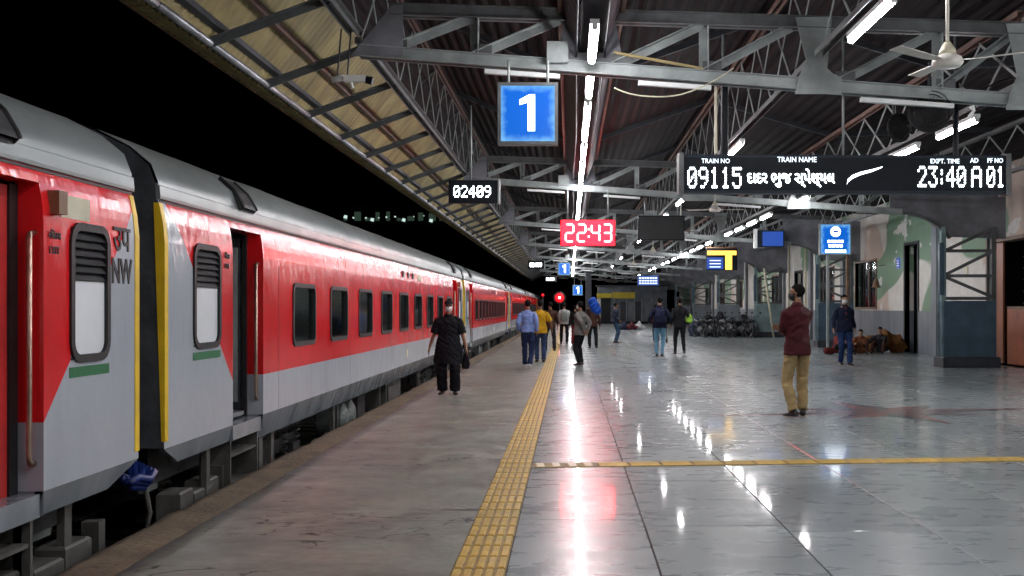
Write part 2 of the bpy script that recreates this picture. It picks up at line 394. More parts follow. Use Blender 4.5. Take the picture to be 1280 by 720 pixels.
# ------------------------------------------------------------ ground, platform, floor
g = MB().add([(-400,-60,-1.25),(400,-60,-1.25),(400,900,-1.25),(-400,900,-1.25)], [(0,1,2,3)]).obj('ground', 'ballast'); g['kind'] = 'structure'
b = MB()
prof = [(-8.6,-1.24),(-7.2,-.93),(-2.93,-.93),(-2.93,-1.24)]
b.prism(prof, 'y', -16, 170).obj('track_bed', 'ballast', kind='structure')
for x in (-5.558, -3.882):
    r = MB()
    r.prism([(x-.07,-.93),(x+.07,-.93),(x+.07,-.915),(x+.012,-.90),(x+.012,-.80),(x+.034,-.79),(x+.034,-.77),(x-.034,-.77),(x-.034,-.79),(x-.012,-.80),(x-.012,-.90),(x-.07,-.915)], 'y', -16, 170)
    o = r.obj('rail', 'rail_steel'); o['kind'] = 'structure'
sl = MB().prism([(-1.3,-.927),(1.3,-.927),(1.3,-.90),(-1.3,-.90)], 'y', -.12, .12).mesh('sleeper', 'concrete_worn')
trk = thing('sleeper_row', 'concrete sleepers lying in the ballast under the train', 'sleepers', (-4.72, 0, 0))
for i in range(90): link_mesh('sleeper', sl, trk, (0, 4+i*.65, 0))
# platform body (top 30 mm below the finished floor), worn concrete strip beside the train
MB().box(-2.9, 11.18, -12, 150, -1.24, -.034).obj('platform_base', 'stone_joint', kind='structure')
def wavy_sheet(x0, x1, y0, y1, nx, ny, z, amp, fr, edge=0, mi=0, thick=.2):
    m = MB(); vs = []
    for j in range(ny+1):
        y = y0+(y1-y0)*j/ny
        for i in range(nx+1):
            x = x0+(x1-x0)*i/nx
            e = noise.noise(Vector((0, y*1.7, 3)))*edge+noise.noise(Vector((0, y*6, 9)))*edge*.5 if i == 0 else 0
            vs.append((x+e, y, z+noise.noise(Vector((x*fr, y*fr, z*7)))*amp))
    fs = [(j*(nx+1)+i, j*(nx+1)+i+1, (j+1)*(nx+1)+i+1, (j+1)*(nx+1)+i) for j in range(ny) for i in range(nx)]
    n0 = len(vs)
    vs += [(vs[j*(nx+1)][0]+.01, vs[j*(nx+1)][1], z-thick) for j in range(ny+1)]
    fs += [(j*(nx+1), (j+1)*(nx+1), n0+j+1, n0+j) for j in range(ny)]
    m.add(vs, fs, mi); return m
wavy_sheet(-2.55, -.672, -8, 130, 12, 700, 0, .006, 1.3).obj('concrete_strip', 'concrete_worn', smooth=True, kind='structure')
# coping blocks along the platform edge: rough, uneven, earth coloured
wavy_sheet(-2.90, -2.545, -8, 130, 6, 1400, -.006, .014, 3.1, edge=.035).obj('platform_edge', 'coping_earth', smooth=True, kind='structure')
for k, (y0, y1, lab) in enumerate(((6.15,7.35,'grey concrete block row lying between the nearest coach and the platform'), (9.0,10.0,'grey concrete block row below the second coach doorway'))):
    t_ = thing('kerb_blocks', lab, 'blocks', (-3.3, y0, 0))
    n = 3 if k == 0 else 3; w_ = (y1-y0)/n
    for i in range(n): MB().cham(-.1, .1, w_*i+.01, w_*(i+1)-.012, -.7, -.03-.05*(i % 2), .015).obj('block', 'underframe_pale', t_)
    MB().beam((.06, (y1-y0)*.72, -.6), (.04, (y1-y0)*.72+.06, .24), .05, .10).obj('prop', 'underframe_pale', t_)
    MB().box(-.02,.1,(y1-y0)+.1,(y1-y0)+.2,-.7,.04).obj('prop', 'underframe_pale', t_)
# polished kota stone slabs on the right
floor = MB().box(-.36, 11.17, -8, 130, -.033, -.014).obj('floor', 'stone_joint', kind='structure')
PX, PY = .952, 1.96
def slab_mesh(hx, hy): return MB().cham(-hx, hx, -hy, hy, -.012, 0, .0028).mesh('floor_slab', 'kota_stone')
sm = slab_mesh(PX/2-.0038, PY/2-.0038); sm0 = slab_mesh(.4360-.0038, PY/2-.0038)
cols_x = [-.36+.436]+[.515+PX*(i+.5) for i in range(11)]+[10.987+.0905]
offs = [random.choice([0, .0, .22, -.18, .5]) for _ in cols_x]
sm_last = slab_mesh(.088, PY/2-.0038)
ns = 0; far = MB()
for j in range(-1, 66):
    for i, cx in enumerate(cols_x):
        me = sm0 if i == 0 else (sm_last if i == 12 else sm)
        cy = 4.58+PY*j+offs[i]
        if ns < 299 and j >= 0 and i < 12:
            link_mesh('floor_slab', me, floor, (cx, cy, random.uniform(-.0006,.0006)), (random.uniform(-.0011,.0011), random.uniform(-.0013,.0013), 0)); ns += 1
        else:
            hx = {0:.4338, 12:.088}.get(i, PX/2-.0038)
            far.cham(cx-hx, cx+hx, cy-PY/2+.0038, cy+PY/2-.0038, -.012, random.uniform(-.0006,.0006), .0028)
far.obj('floor_slabs_beyond', 'kota_stone', floor, kind='stuff')
# yellow tactile paving: main strip of bar tiles along the platform
TW, TL = .310, .302
tm = MB().cham(-TW/2+.002, TW/2-.002, -TL/2+.002, TL/2-.002, -.012, .002, .002)
for i in range(5):
    x = -TW/2+TW*(i+.5)/5
    tm.cham(x-.022, x+.022, -TL/2+.017, TL/2-.017, .001, .0095, .006, 1)
tme = tm.mesh('tactile_tile', ['tactile_dirt', 'tactile_yellow'])
ts = thing('tactile_strip', 'yellow tactile paving strip of ridged tiles running along the platform', 'tactile paving', (-.517,0,0))
MB().box(-.157,.157,-6,120,-.0335,-.012).obj('mortar_bed', 'stone_joint', ts)
tf = MB()
for i in range(400):
    y = 4.3+i*TL
    if i < 298: link_mesh('tactile_tile', tme, ts, (random.uniform(-.0015,.0015), y, .001+random.uniform(-.001,.001)), (0,0,random.uniform(-.004,.004)))
    else:
        tf.cham(-TW/2+.002, TW/2-.002, y-TL/2+.002, y+TL/2-.002, -.012, .002, .002)
tf.obj('distant_tiles', 'tactile_yellow', ts, kind='stuff')
# cross strip, laid slightly askew over the stone
cs = thing('tactile_strip', 'narrow yellow tactile strip crossing the polished floor from left to right', 'tactile paving', (-.345,10.36,.0045), R(5.2))
ct = MB().cham(.003, .302, -.135, .135, -.006, .0018, .002)
for i in range(4): y = -.101+.0675*i; ct.cham(.014, .291, y-.025, y+.025, .001, .0062, .004, 1)
cte = ct.mesh('tactile_tile', ['tactile_dirt', 'tactile_yellow'])
dt = MB().cham(.003, .302, -.135, .135, -.006, .0018, .002)
for i in range(2):
    dt.cham(.03+.15*i, .105+.15*i, -.12, .12, .001, .007, .004, 1)
dte = dt.mesh('warning_tile', ['tactile_dirt', 'tactile_pale'])
for i in range(34):
    link_mesh('warning_tile' if i < 2 else 'tactile_tile', dte if i < 2 else cte, cs, (.305*i, 0, random.uniform(-.0008,.0008)), (0,0,random.uniform(-.004,.004)))
# star inlay in the floor
st = thing('floor_star', 'pink and dark grey star of inlaid stone in the floor behind the maroon jacket', 'floor inlay', (4.55,15.7,.0045), R(12))
def sheet(poly, z0, z1, name, mat):
    MB().prism(poly, 'z', z0, z1).obj(name, mat, st)
RR, rr_ = 2.35, .72
for k in range(8):
    a = 2*math.pi*k/8; L = RR if k % 2 == 0 else 1.45
    tip = (L*math.cos(a)*1.12, L*math.sin(a)*.74)
    for s, mt in ((1, 'inlay_pink'), (-1, 'inlay_blue')):
        c = (rr_*math.cos(a+s*math.pi/8), rr_*math.sin(a+s*math.pi/8)*.8)
        poly = [(0,0), tip, c]
        sheet(poly, -.004, -.0005+.0002*s, 'star_ray', mt)

# ------------------------------------------------------------ station roof: trusses, girders, sheets
def zb(x): return 4.50-.075*x          # bottom chord
def zt(x): return 5.14-.031*x          # top chord
XA, XB, XC, XD = -2.62, 3.1, 5.72, 9.3
def member(parent, name, a, b_, w_, h_, mat='steel_grey'):
    return MB().angle(a, b_, w_, .014).obj(name, mat, parent) if h_ == 0 else MB().beam(a, b_, w_, h_).obj(name, mat, parent)
def make_truss(label):
    t = thing('roof_truss', label, 'truss', (0,BAY,0), 0, 'cross trusses carrying the platform roof')
    def ch(name, x0, x1, z, mat='steel_grey', lip=1):
        m = MB(); a = (x0,0,z(x0)); c = (x1,0,z(x1))
        # double channel: web + two flanges each, 60 mm apart
        for s in (-1, 1):
            m.beam((x0,s*.05,z(x0)), (x1,s*.05,z(x1)), .012, .15)
            m.beam((x0,s*.075,z(x0)+.069), (x1,s*.075,z(x1)+.069), .055, .012); m.beam((x0,s*.075,z(x0)-.069), (x1,s*.075,z(x1)-.069), .055, .012)
        m.obj(name, mat, t)
    ch('top_chord', -2.25, 9.9, zt); ch('bottom_chord', XA, 8.3, zb, 'steel_pale')
    nodes = [-2.25, -1.19, .02, .62, 1.68, 2.75, 3.4, 4.6, 5.5, 6.1, 7.3, 8.3]
    for x in (-1.19, 1.68, 4.6, 7.3):
        MB().angle((x,0,zb(x)+.07), (x,0,zt(x)-.07), .11).obj('post', 'steel_pale', t)
    pairs = [(-2.25,-1.19), (-1.19,-.12), (.55,1.68), (1.68,2.78), (3.35,4.6), (4.6,5.55), (5.95,7.3), (7.3,8.4)]
    for x0, x1 in pairs:
        MB().angle((x0,.0,zb(x0)+.05), (x1,0,zt(x1)-.05), .10).obj('diagonal', 'steel_pale', t)
        xm = (x0+x1)/2; MB().box(x0-.02,x0+.22,-.012,.012,zb(x0)+.02,zb(x0)+.2).obj('joint_plate', 'steel_grey', t)
    # deep gusset plates at the girders
    for x in (XB, XC):
        p = [(x-.30,zb(x)-.12),(x+.28,zb(x)-.12),(x+.28,zb(x)+.08),(x+.16,zb(x)+.14),(x+.10,zb(x)+.2),(x+.16,zt(x)+.06),(x-.30,zt(x)+.06),(x-.16,zb(x)+.3),(x-.26,zb(x)+.08)]
        MB().prism(p, 'y', -.095, -.083).obj('gusset_plate', 'steel_pale', t)
    p = [(XA-.1,zb(XA)-.08),(XA+.55,zb(XA)-.08),(XA+.55,zt(-2.2)+.05),(XA+.42,zt(-2.2)+.05)]
    MB().prism(p, 'y', -.095, -.083).obj('gusset_plate', 'gusset_grey', t)
    p = [(-.2,zb(0)-.06),(.7,zb(0)-.06),(.55,zt(0)+.1),(-.05,zt(0)+.1)]
    MB().prism(p, 'y', .083, .095).obj('gusset_plate', 'gusset_grey', t)
    # curved knee bracket down to the pier and solid haunch plate
    m = MB(); N = 8
    arc = [(8.3+1.2*i/N, 3.87-.02-.62*(i/N)**2.2) for i in range(N+1)]
    for i in range(N): m.beam((arc[i][0],0,arc[i][1]), (arc[i+1][0],0,arc[i+1][1]), .16, .06)
    m.obj('knee_bracket', 'steel_grey', t)
    m = MB().prism([(8.0,3.97)]+[(a[0],a[1]+.03) for a in arc]+[(10.9,3.2),(10.9,4.72),(8.0,4.82)], 'y', -.02, .02)
    m.obj('haunch_plate', 'gusset_grey', t)
    # unlit battens bolted under the chord
    for x0, x1 in ((-1.05,-.12), (.85,1.75), (3.6,4.75)):
        MB().beam((x0,-.13,zb(x0)-.16), (x1,-.13,zb(x1)-.155), .07, .055).obj('batten', 'batten_white', t)
    MB().box(.0-.28,.0-.02,-.19,-.11,zb(0)+.02,zb(0)+.28).obj('junction_box', 'steel_pale', t)
    return t
tlab = ['first and nearest roof truss, crossing above the lit number 1 sign', 'second roof truss, just behind the red digital clock',
        'third roof truss from the camera, beyond the red clock', 'fourth roof truss from the camera, crossing high over the platform', 'fifth roof truss from the camera, small above the walkers',
        'sixth roof truss, far down the platform', 'seventh roof truss, in the dim far end of the shed', 'last roof truss, in front of the grey cabin at the far end']
tr0 = make_truss(tlab[0])
for k in range(1, 8): dup(tr0, (0,BAY*(k+1),0), label=tlab[k])

def make_girder(x, z0, z1, label, top_mat):
    """one bay of lattice girder running along the platform"""
    t = thing('lattice_girder', label, 'girder', (x,0,0), 0, 'lattice girders running along the roof')
    L = BAY-.2
    for z, nm in ((z0, 'bottom_chord'), (z1, 'top_chord')):
        m = MB()
        for s in (-1, 1): m.angle((s*.05,.1,z), (s*.05,.1+L,z), .07)
        m.obj(nm, 'steel_grey' if nm[0] == 'b' else top_mat, t)
    n = 9; d = L/n; bm1 = MB().beam((0,0,z0+.03), (0,d,z1-.03), .012, .04).mesh('lattice_bar', 'steel_pale')
    bm2 = MB().beam((.02,0,z1-.03), (.02,d,z0+.03), .012, .04).mesh('lattice_bar', 'steel_pale')
    for i in range(n):
        link_mesh('lattice_bar', bm1, t, (0,.1+i*d,0)); link_mesh('lattice_bar', bm2, t, (0,.1+i*d,0))
    for s in (-1, 1):   # horizontal lacing between the chord pair and the tie above
        pass
    return t
for gi, (x, z0, z1, nm, top_mat) in enumerate(((XA,4.86,6.15,'left girder above the train side','steel_reddish'), (XB,4.62,5.95,'middle girder','steel_reddish'), (XC,4.30,5.20,'girder over the right-hand lamp row','steel_reddish'), (XD,4.35,5.32,'right girder above the piers','steel_grey'))):
    g0 = make_girder(x, z0, z1, 'lattice '+nm+', bay over the camera', top_mat)
    g0.location = (x, -.1, 0)
    for k in range(1, 8):
        dup(g0, (x, BAY*k+(0 if k else -.1), 0), label='lattice '+nm+', between '+ORD[k-1]+' and '+ORD[k]+' truss from the camera')

def corr(parent, name, mat, p0, p1, y0, y1, along, pitch, amp, kind=None, thick=None):
    """corrugated sheet between two (x,z) lines; along='y': ribs run with the platform, 'x': ribs run down the slope"""
    a = Vector((p0[0],0,p0[1])); c = Vector((p1[0],0,p1[1])); W = (c-a).length; nrm = Vector((0,1,0)).cross((c-a).normalized())
    vs = []; fs = []
    if along == 'y':
        n = int(W/(pitch/4)); q = [0, 1, 1, 0]
        for i in range(n+1):
            p = a+(c-a)*i/n+nrm*amp*q[i % 4]; vs += [(p.x,y0,p.z),(p.x,y1,p.z)]
        fs = [(2*i,2*i+1,2*i+3,2*i+2) for i in range(n)]
    else:
        n = int((y1-y0)/(pitch/4))
        for i in range(n+1):
            y = y0+(y1-y0)*i/n; s = amp*math.sin(i*math.pi/2)
            p = a+nrm*s; r_ = c+nrm*s; vs += [(p.x,y,p.z),(r_.x,y,r_.z)]
        fs = [(2*i,2*i+1,2*i+3,2*i+2) for i in range(n)]
    return MB().add(vs, fs).obj(name, mat, parent, smooth=(along == 'x'))
rf = thing('station_roof', 'dark corrugated sheet roof over the platform', 'roof', (0,0,0))
Y0 = -7.; 
for (p0, p1) in (((-3.12,5.56),(-2.5,6.3)), ((-2.5,6.3),(-.12,5.28)), ((.66,5.28),(XB,6.12)), ((XB,6.12),(XC,5.38)), ((XC,5.38),(XD,5.5)), ((XD,5.5),(11.6,5.15))):
    for k in range(9):
        corr(rf, 'roof_sheet', 'roof_sheet_dark', p0, p1, max(Y0, k*BAY+.01-(BAY if k == 0 else 0)), (k+1)*BAY-.01, 'y', .22, .035)
for p0, p1 in (((-.12,5.28),(.12,4.72)), ((.42,4.72),(.66,5.28))):
    corr(rf, 'gutter_side', 'roof_sheet_gutter', p0, p1, Y0, END+11, 'x', .42, .018)
MB().box(.12,.42,Y0,END+11,4.70,4.715).obj('gutter_bottom', 'roof_sheet_dark', rf)
for x in (-.12, .66): MB().beam((x,Y0,5.2),(x,END+11,5.2),.05,.08).obj('gutter_edge', 'steel_reddish', rf)  # reddish tone carries the clock's red light on the gutter edges
pur = MB().beam((-2.45,0,6.18),(-.14,0,5.19),.05,.09).beam((.68,0,5.19),(XB-.05,0,6.02),.05,.09).beam((XB+.05,0,6.02),(XC,0,5.26),.05,.09).beam((XC,0,5.26),(XD,0,5.39),.05,.09).mesh('purlin', 'steel_dark')
for i in range(16):
    y = 3.4+i*BAY/2
    link_mesh('purlin', pur, rf, (0,y,0))
# eave over the train side: pale corrugated sheet, gutter, struts
ev = thing('eave_canopy', 'sloping cream corrugated eave over the train with rusty gutter', 'canopy', (0,0,0))
def evp(t): return (-4.08+.98*t, 4.36+1.24*t)
for k in range(14):
    y0 = 2+k*8.6
    corr(ev, 'eave_sheet', 'eave_sheet', evp(.04), evp(.49), y0, y0+8.58, 'x', .19, .014)
    corr(ev, 'eave_sheet', 'eave_sheet', evp(.47), evp(1.), y0+random.uniform(-.03,.03), y0+8.58, 'x', .19, .018)
    corr(ev, 'fringe_sheet', 'eave_sheet', (-4.22,4.42), (-4.02,4.38), y0, y0+8.58, 'x', .19, .03)
    MB().tube([(-3.99,y0+.03,4.43),(-3.99,y0+8.55,4.43)], .045, 8).obj('gutter_pipe', 'gutter_metal', ev, smooth=True)
MB().beam((-3.86,2,4.58),(-3.86,122,4.58),.10,.07).obj('eave_beam', 'steel_dark', ev)
MB().beam((-3.55,2,4.93),(-3.55,122,4.93),.06,.10).obj('mid_purlin', 'steel_reddish', ev)
MB().beam((-4.235,2,4.405),(-4.235,122,4.405),.025,.035).obj('edge_trim', 'wood_frame', ev)
stm = MB().angle((-4.02,0,4.41),(XA,0,4.93),.085).mesh('strut', 'steel_grey')
y = 3.0; kk = 0
while y < 118:
    link_mesh('strut', stm, ev, (0,y,0)); y += 2.283
hm = MB().beam((-3.2,0,5.52),(XA,0,4.95),.03,.03).beam((-3.2,0,5.52),(XA,0,6.1),.03,.03).mesh('hanger', 'steel_grey')
for i in range(50): link_mesh('hanger', hm, ev, (0,3+i*2.283,0))

# ------------------------------------------------------------ tube lights
def make_tube(L=1.5, r_=.04, w_=1.):
    t = thing('tube_light', 'x', 'tube light')
    MB().box(-.045*w_,.045*w_,-L/2-.02,L/2+.02,.03,.085).obj('housing', 'batten_white', t)
    m = MB().tube([(0,-L/2,0),(0,L/2,0)], r_, 10); m.v = [(p[0]*w_, p[1], p[2]) for p in m.v]
    m.obj('tube', 'lit_tube', t, smooth=True)
    for s in (-1, 1): MB().box(-.03,.03,s*L/2-.018,s*L/2+.018,-.03,.031).obj('end_cap', 'batten_white', t)
    return t
T0 = make_tube(1.62, .036, 1.15); T1 = make_tube(1.6, .036); used = set()
def place_tube(x, y, z, label, group):
    T = T0 if 'central' in group else T1
    if T.name in used: return dup(T, (x,y,z), label=label, group=group)
    used.add(T.name); T.location = (x,y,z); T['label'] = label; T['group'] = group
    return T
for i in range(44):
    y = 12.55+i*2.12
    if i in (14, 27): continue
    place_tube(.27, y, zb(.27)+.02-.02*(i % 3), 'lit tube in the long central row, '+ordn(i)+' in view from the camera', 'lit tubes of the central row')
for i, y in enumerate((-4.5, -.5, 3.5, 7.6)): place_tube(.27, y, 4.5, 'lit central row tube hung over or behind the camera, '+ORD[i]+' from the rear', 'lit tubes of the central row')
for i, y in enumerate((2.2, 6.6, 11.35, 20.6, 31, 36, 49, 56, 66, 72, 80)):
    place_tube(XB+.02, y, 4.46, 'lit tube light under the middle girder, '+ordn(i)+' along from the camera side', 'lit tubes under the middle girder')
for i, y in enumerate((4.5, 9.0, 12.6, 17.2)):
    place_tube(8.35, y, 3.98, 'lit tube light of the short row near the wall, '+ordn(i)+' from the camera side', 'lit tubes beside the wall')
for i, y in enumerate((3.0, 8.2, 16.2, 18.8, 27.0, 31.9, 34.4, 36.9, 39.4, 45, 48.2, 51, 54, 57, 60, 64, 67, 70, 74, 78, 84, 90)):
    place_tube(XC, y, 4.13, 'lit tube light in the slanting right-hand row, '+ordn(i)+' along from the camera side', 'lit tubes of the right-hand row')
# ------------------------------------------------------------ the train
CL = 23.5; XCO = -4.72; HW = 1.62
def rrect(y0, y1, z0, z1, r, n=5):
    pts = []
    for cy, cz, a0 in ((y1-r,z1-r,0), (y0+r,z1-r,90), (y0+r,z0+r,180), (y1-r,z0+r,270)):
        for i in range(n+1):
            a = R(a0+90*i/n); pts.append((cy+r*math.cos(a), cz+r*math.sin(a)))
    return pts
def ring(y0, y1, z0, z1, r, w_, xa, xb, nm, mat, parent, mb=None):
    """rounded rectangular frame, w_ wide, from depth xa to xb"""
    o_ = rrect(y0-w_, y1+w_, z0-w_, z1+w_, r+w_); i_ = rrect(y0, y1, z0, z1, r); n = len(o_); m = mb or MB()
    vs = [(xb,p[0],p[1]) for p in o_]+[(xb,p[0],p[1]) for p in i_]+[(xa,p[0],p[1]) for p in o_]+[(xa-.04,p[0],p[1]) for p in i_]
    fs = []
    for k in range(n):
        j = (k+1) % n
        fs += [(k,j,n+j,n+k), (2*n+k,2*n+j,j,k), (n+k,n+j,3*n+j,3*n+k)]
    m.add(vs, fs)
    return m.obj(nm, mat, parent) if not mb else m
def sx(z): return HW-.36*max(0, z-1.95)**2
PROF = [(HW-.055,2.33),(1.572,2.46),(1.52,2.60),(1.36,2.735),(1.1,2.865),(.72,2.98),(.3,3.05),(0,3.06)]
PROF_FULL = PROF+[(-x, z) for x, z in reversed(PROF[:-1])]
def make_coach(label, Y0, d0, d1, tw0, tw1, first_w, pitch, nwin, near_open, far_open, livery):
    L = CL
    t = thing('railway_coach', label, 'train coach', (XCO, Y0, 0), 0, 'red and grey coaches of the train at the platform')
    doors = [(d0, d1), (L-d1, L-d0)]; twins = [(tw0, tw1), (L-tw1, L-tw0)]
    wins = [(first_w+i*pitch, first_w+i*pitch+1.08) for i in range(nwin)]
    holes = [(a-.0, c, .27, 2.235) for a, c in doors]+[(a, c, 1.17, 2.0) for a, c in twins]+[(a, c, 1.07, 1.76) for a, c in wins]
    ys = sorted({0, L, *[q for h in holes for q in h[:2]]}); zs = sorted({.415, 2.33, 2.04, 2.10, 2.16, 2.28, *[q for h in holes for q in h[2:] if q > .415]})
    m = MB()
    def inh(y, z): return any(h[0] < y < h[1] and h[2] < z < h[3] for h in holes)
    for yi in range(len(ys)-1):
        for zi in range(len(zs)-1):
            if inh((ys[yi]+ys[yi+1])/2, (zs[zi]+zs[zi+1])/2): continue
            m.add([(sx(zs[zi]),ys[yi],zs[zi]),(sx(zs[zi]),ys[yi+1],zs[zi]),(sx(zs[zi+1]),ys[yi+1],zs[zi+1]),(sx(zs[zi+1]),ys[yi],zs[zi+1])], [(0,1,2,3)])
    m.add([(-HW,0,.415),(-HW,L,.415),(-HW,L,2.33),(-HW,0,2.33)], [(0,1,2,3)])
    # end walls' thin red return and door recess (jambs, soffit)
    for a, c in doors:
        for yy in (a, c): m.add([(HW,yy,.27),(HW-.17,yy,.27),(HW-.17,yy,2.235),(sx(2.235),yy,2.235),(sx(2.16),yy,2.16),(sx(2.10),yy,2.10),(sx(2.04),yy,2.04),(HW,yy,1.95)], [tuple(range(8))])
        m.add([(sx(2.235),a,2.235),(sx(2.235),c,2.235),(HW-.17,c,2.235),(HW-.17,a,2.235)], [(0,1,2,3)])
    m.obj('side_wall', livery, t)
    # skirt: tucks under, deeper between the doors
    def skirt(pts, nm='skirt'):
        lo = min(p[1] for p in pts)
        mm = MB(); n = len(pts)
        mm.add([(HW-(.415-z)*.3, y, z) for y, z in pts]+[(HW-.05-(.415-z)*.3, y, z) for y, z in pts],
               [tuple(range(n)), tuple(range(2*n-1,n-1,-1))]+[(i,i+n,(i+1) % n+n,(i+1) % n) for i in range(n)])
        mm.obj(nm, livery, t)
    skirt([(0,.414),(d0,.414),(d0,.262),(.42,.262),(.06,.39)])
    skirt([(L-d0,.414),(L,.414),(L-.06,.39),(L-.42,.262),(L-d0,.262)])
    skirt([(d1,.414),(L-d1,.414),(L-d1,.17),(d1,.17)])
    for a, c in doors: MB().box(HW-.2, HW-.02, a+.005, c-.005, .262, .40).obj('door_sill', livery, t)
    # roof in sheets, cornice strip
    nr = 7
    for i in range(nr):
        y0 = L*i/nr+.004; y1 = L*(i+1)/nr-.004; mm = MB(); sub = 10; vs = []; k_ = len(PROF_FULL)
        for j in range(sub+1):
            y = y0+(y1-y0)*j/sub
            for x, z in PROF_FULL:
                d = noise.noise(Vector((x*1.5, y*1.2+Y0, z)))*.008; vs.append((x*(1+d*.3), y, z+d))
        fs = [(j*k_+q, j*k_+q+1, (j+1)*k_+q+1, (j+1)*k_+q) for j in range(sub) for q in range(k_-1)]
        mm.add(vs, fs); mm.obj('roof_sheet', 'coach_roof', t, smooth=True)
    MB().prism([(HW-.065,2.322),(HW-.03,2.33),(HW-.028,2.352),(HW-.035,2.43),(HW-.07,2.45)], 'y', 0, L).obj('cornice', 'coach_roof', t)
    MB().box(HW-.07, HW-.042, 0.02, L-.02, 2.305, 2.321).obj('drip_rail', 'black_rubber', t)
    # dark roof hatch above each door with rounded edge frame
    for (a, c) in ((d0+.30, d1-.27), (L-d1+.27, L-d0-.30)):
        mm = MB(); segs = [(1.628,2.445),(1.615,2.48),(1.54,2.605),(1.40,2.73)]
        vs = [(x,y,z) for y in (a, c) for x, z in segs]+[(x-.03,y,z-.03) for y in (a, c) for x, z in segs]
        fs = [(i,i+1,i+5,i+4) for i in range(3)]+[(8+i,8+i+1,8+i+5,8+i+4) for i in range(3)]+[(i,i+1,i+9,i+8) for i in range(3)]+[(4+i,5+i,13+i,12+i) for i in range(3)]
        mm.add(vs, fs).obj('roof_hatch', 'louver_dark', t)
        for yy in (a, c):
            MB().tube([(x+.004,yy,z+.004) for x, z in segs], .014, 6).obj('hatch_rim', 'black_rubber', t)
    # end walls, bellows, yellow end stripes
    for yy, s in ((0.012, 1), (L-.012, -1)):
        poly = [(HW-.01,.42),(HW-.01,2.1),(HW-.07,2.33)]+[(x*.985, z-.01) for x, z in PROF_FULL[1:-1]]+[(-HW+.01,2.33),(-HW+.01,.42)]
        MB().prism(poly, 'y', yy-.01, yy+.01).obj('end_wall', 'bellows', t)
    mm = MB()
    bp = [(1.22,.45),(1.22,2.4),(1.08,2.66),(.8,2.8),(.4,2.87),(0,2.88)]; bp = bp+[(-x,z) for x, z in reversed(bp[:-1])]
    for i in range(12):
        y = L+.0+i*.042; s = 1.0 if i % 2 else .955
        vs_ = [(x*s, y, (z-1.6)*s+1.6) for x, z in bp]; mm.add(vs_, [])
    n = len(bp); mm.f = [(i*n+k, i*n+k+1, (i+1)*n+k+1, (i+1)*n+k) for i in range(11) for k in range(n-1)]; mm.m = [0]*len(mm.f)
    mm.obj('gangway_bellows', 'bellows', t)
    for a, c in ((-.004,.07), (L-.07,L+.004)):
        MB().prism([(HW-.02,.47),(HW+.006,.47),(HW+.006,2.0),(sx(2.15)+.006,2.15),(sx(2.3)+.006,2.30),(HW-.08,2.30)], 'y', a, c).obj('end_stripe', 'stripe_yellow', t)
    for yy in (3.3, 7.1, 11.0, 14.9, 18.75):
        MB().box(HW-.002, HW+.0012, yy, yy+.006, .42, 1.94).obj('panel_seam', 'louver_dark', t)
    # passenger windows
    for i, (a, c) in enumerate(wins):
        f = ring(a+.035, c-.035, 1.105, 1.725, .075, .05, HW-.002, HW+.014, 'window', 'black_rubber', t)
        MB().box(HW-.034, HW-.028, a+.01, c-.01, 1.08, 1.75).obj('pane', 'coach_glass', f)
        mm = MB(); vs = []; nseg = 16; y0_, y1_ = (a, a+1.08) if i % 3 != 2 else (a+.62, a+1.08)
        for q in range(nseg+1):
            y = y0_+(y1_-y0_)*q/nseg; vs += [(HW-.12+.018*math.sin(q*1.9), y, 1.0), (HW-.12+.018*math.sin(q*1.9), y, 1.8)]
        mm.add(vs, [(2*q,2*q+1,2*q+3,2*q+2) for q in range(nseg)]).obj('curtain', 'curtain_green', f)
    # toilet windows: louvres above frosted glass, green bar below
    for a, c in twins:
        f = ring(a+.03, c-.03, 1.20, 1.985, .085, .05, HW-.002, HW+.016, 'louvre_window', 'black_rubber', t)
        MB().box(HW-.02, HW-.008, a, c, 1.18, 1.67).obj('frosted_pane', 'frosted_white', f)
        MB().box(HW-.05, HW-.04, a, c, 1.66, 2.0).obj('louvre_back', 'void_dark', f)
        for q in range(6):
            z = 1.672+q*.052
            MB().add([(HW+.006,a+.02,z),(HW+.006,c-.02,z),(HW-.03,c-.02,z+.046),(HW-.03,a+.02,z+.046),(HW+.002,a+.02,z-.005),(HW+.002,c-.02,z-.005)],
                     [(0,1,2,3),(4,5,1,0)]).obj('louvre_slat', 'louver_dark', f)
        MB().box(HW-.002, HW+.004, a-.02, c+.02, 1.06, 1.125).obj('green_bar', 'green_paint', t)
    # interior: partition, floor, ceiling
    MB().box(-.25, -.2, .2, L-.2, .46, 2.28).obj('corridor_wall', 'interior_grey', t)
    MB().box(-1.5, HW-.18, .2, L-.2, .42, .46).obj('coach_floor', 'interior_grey', t)
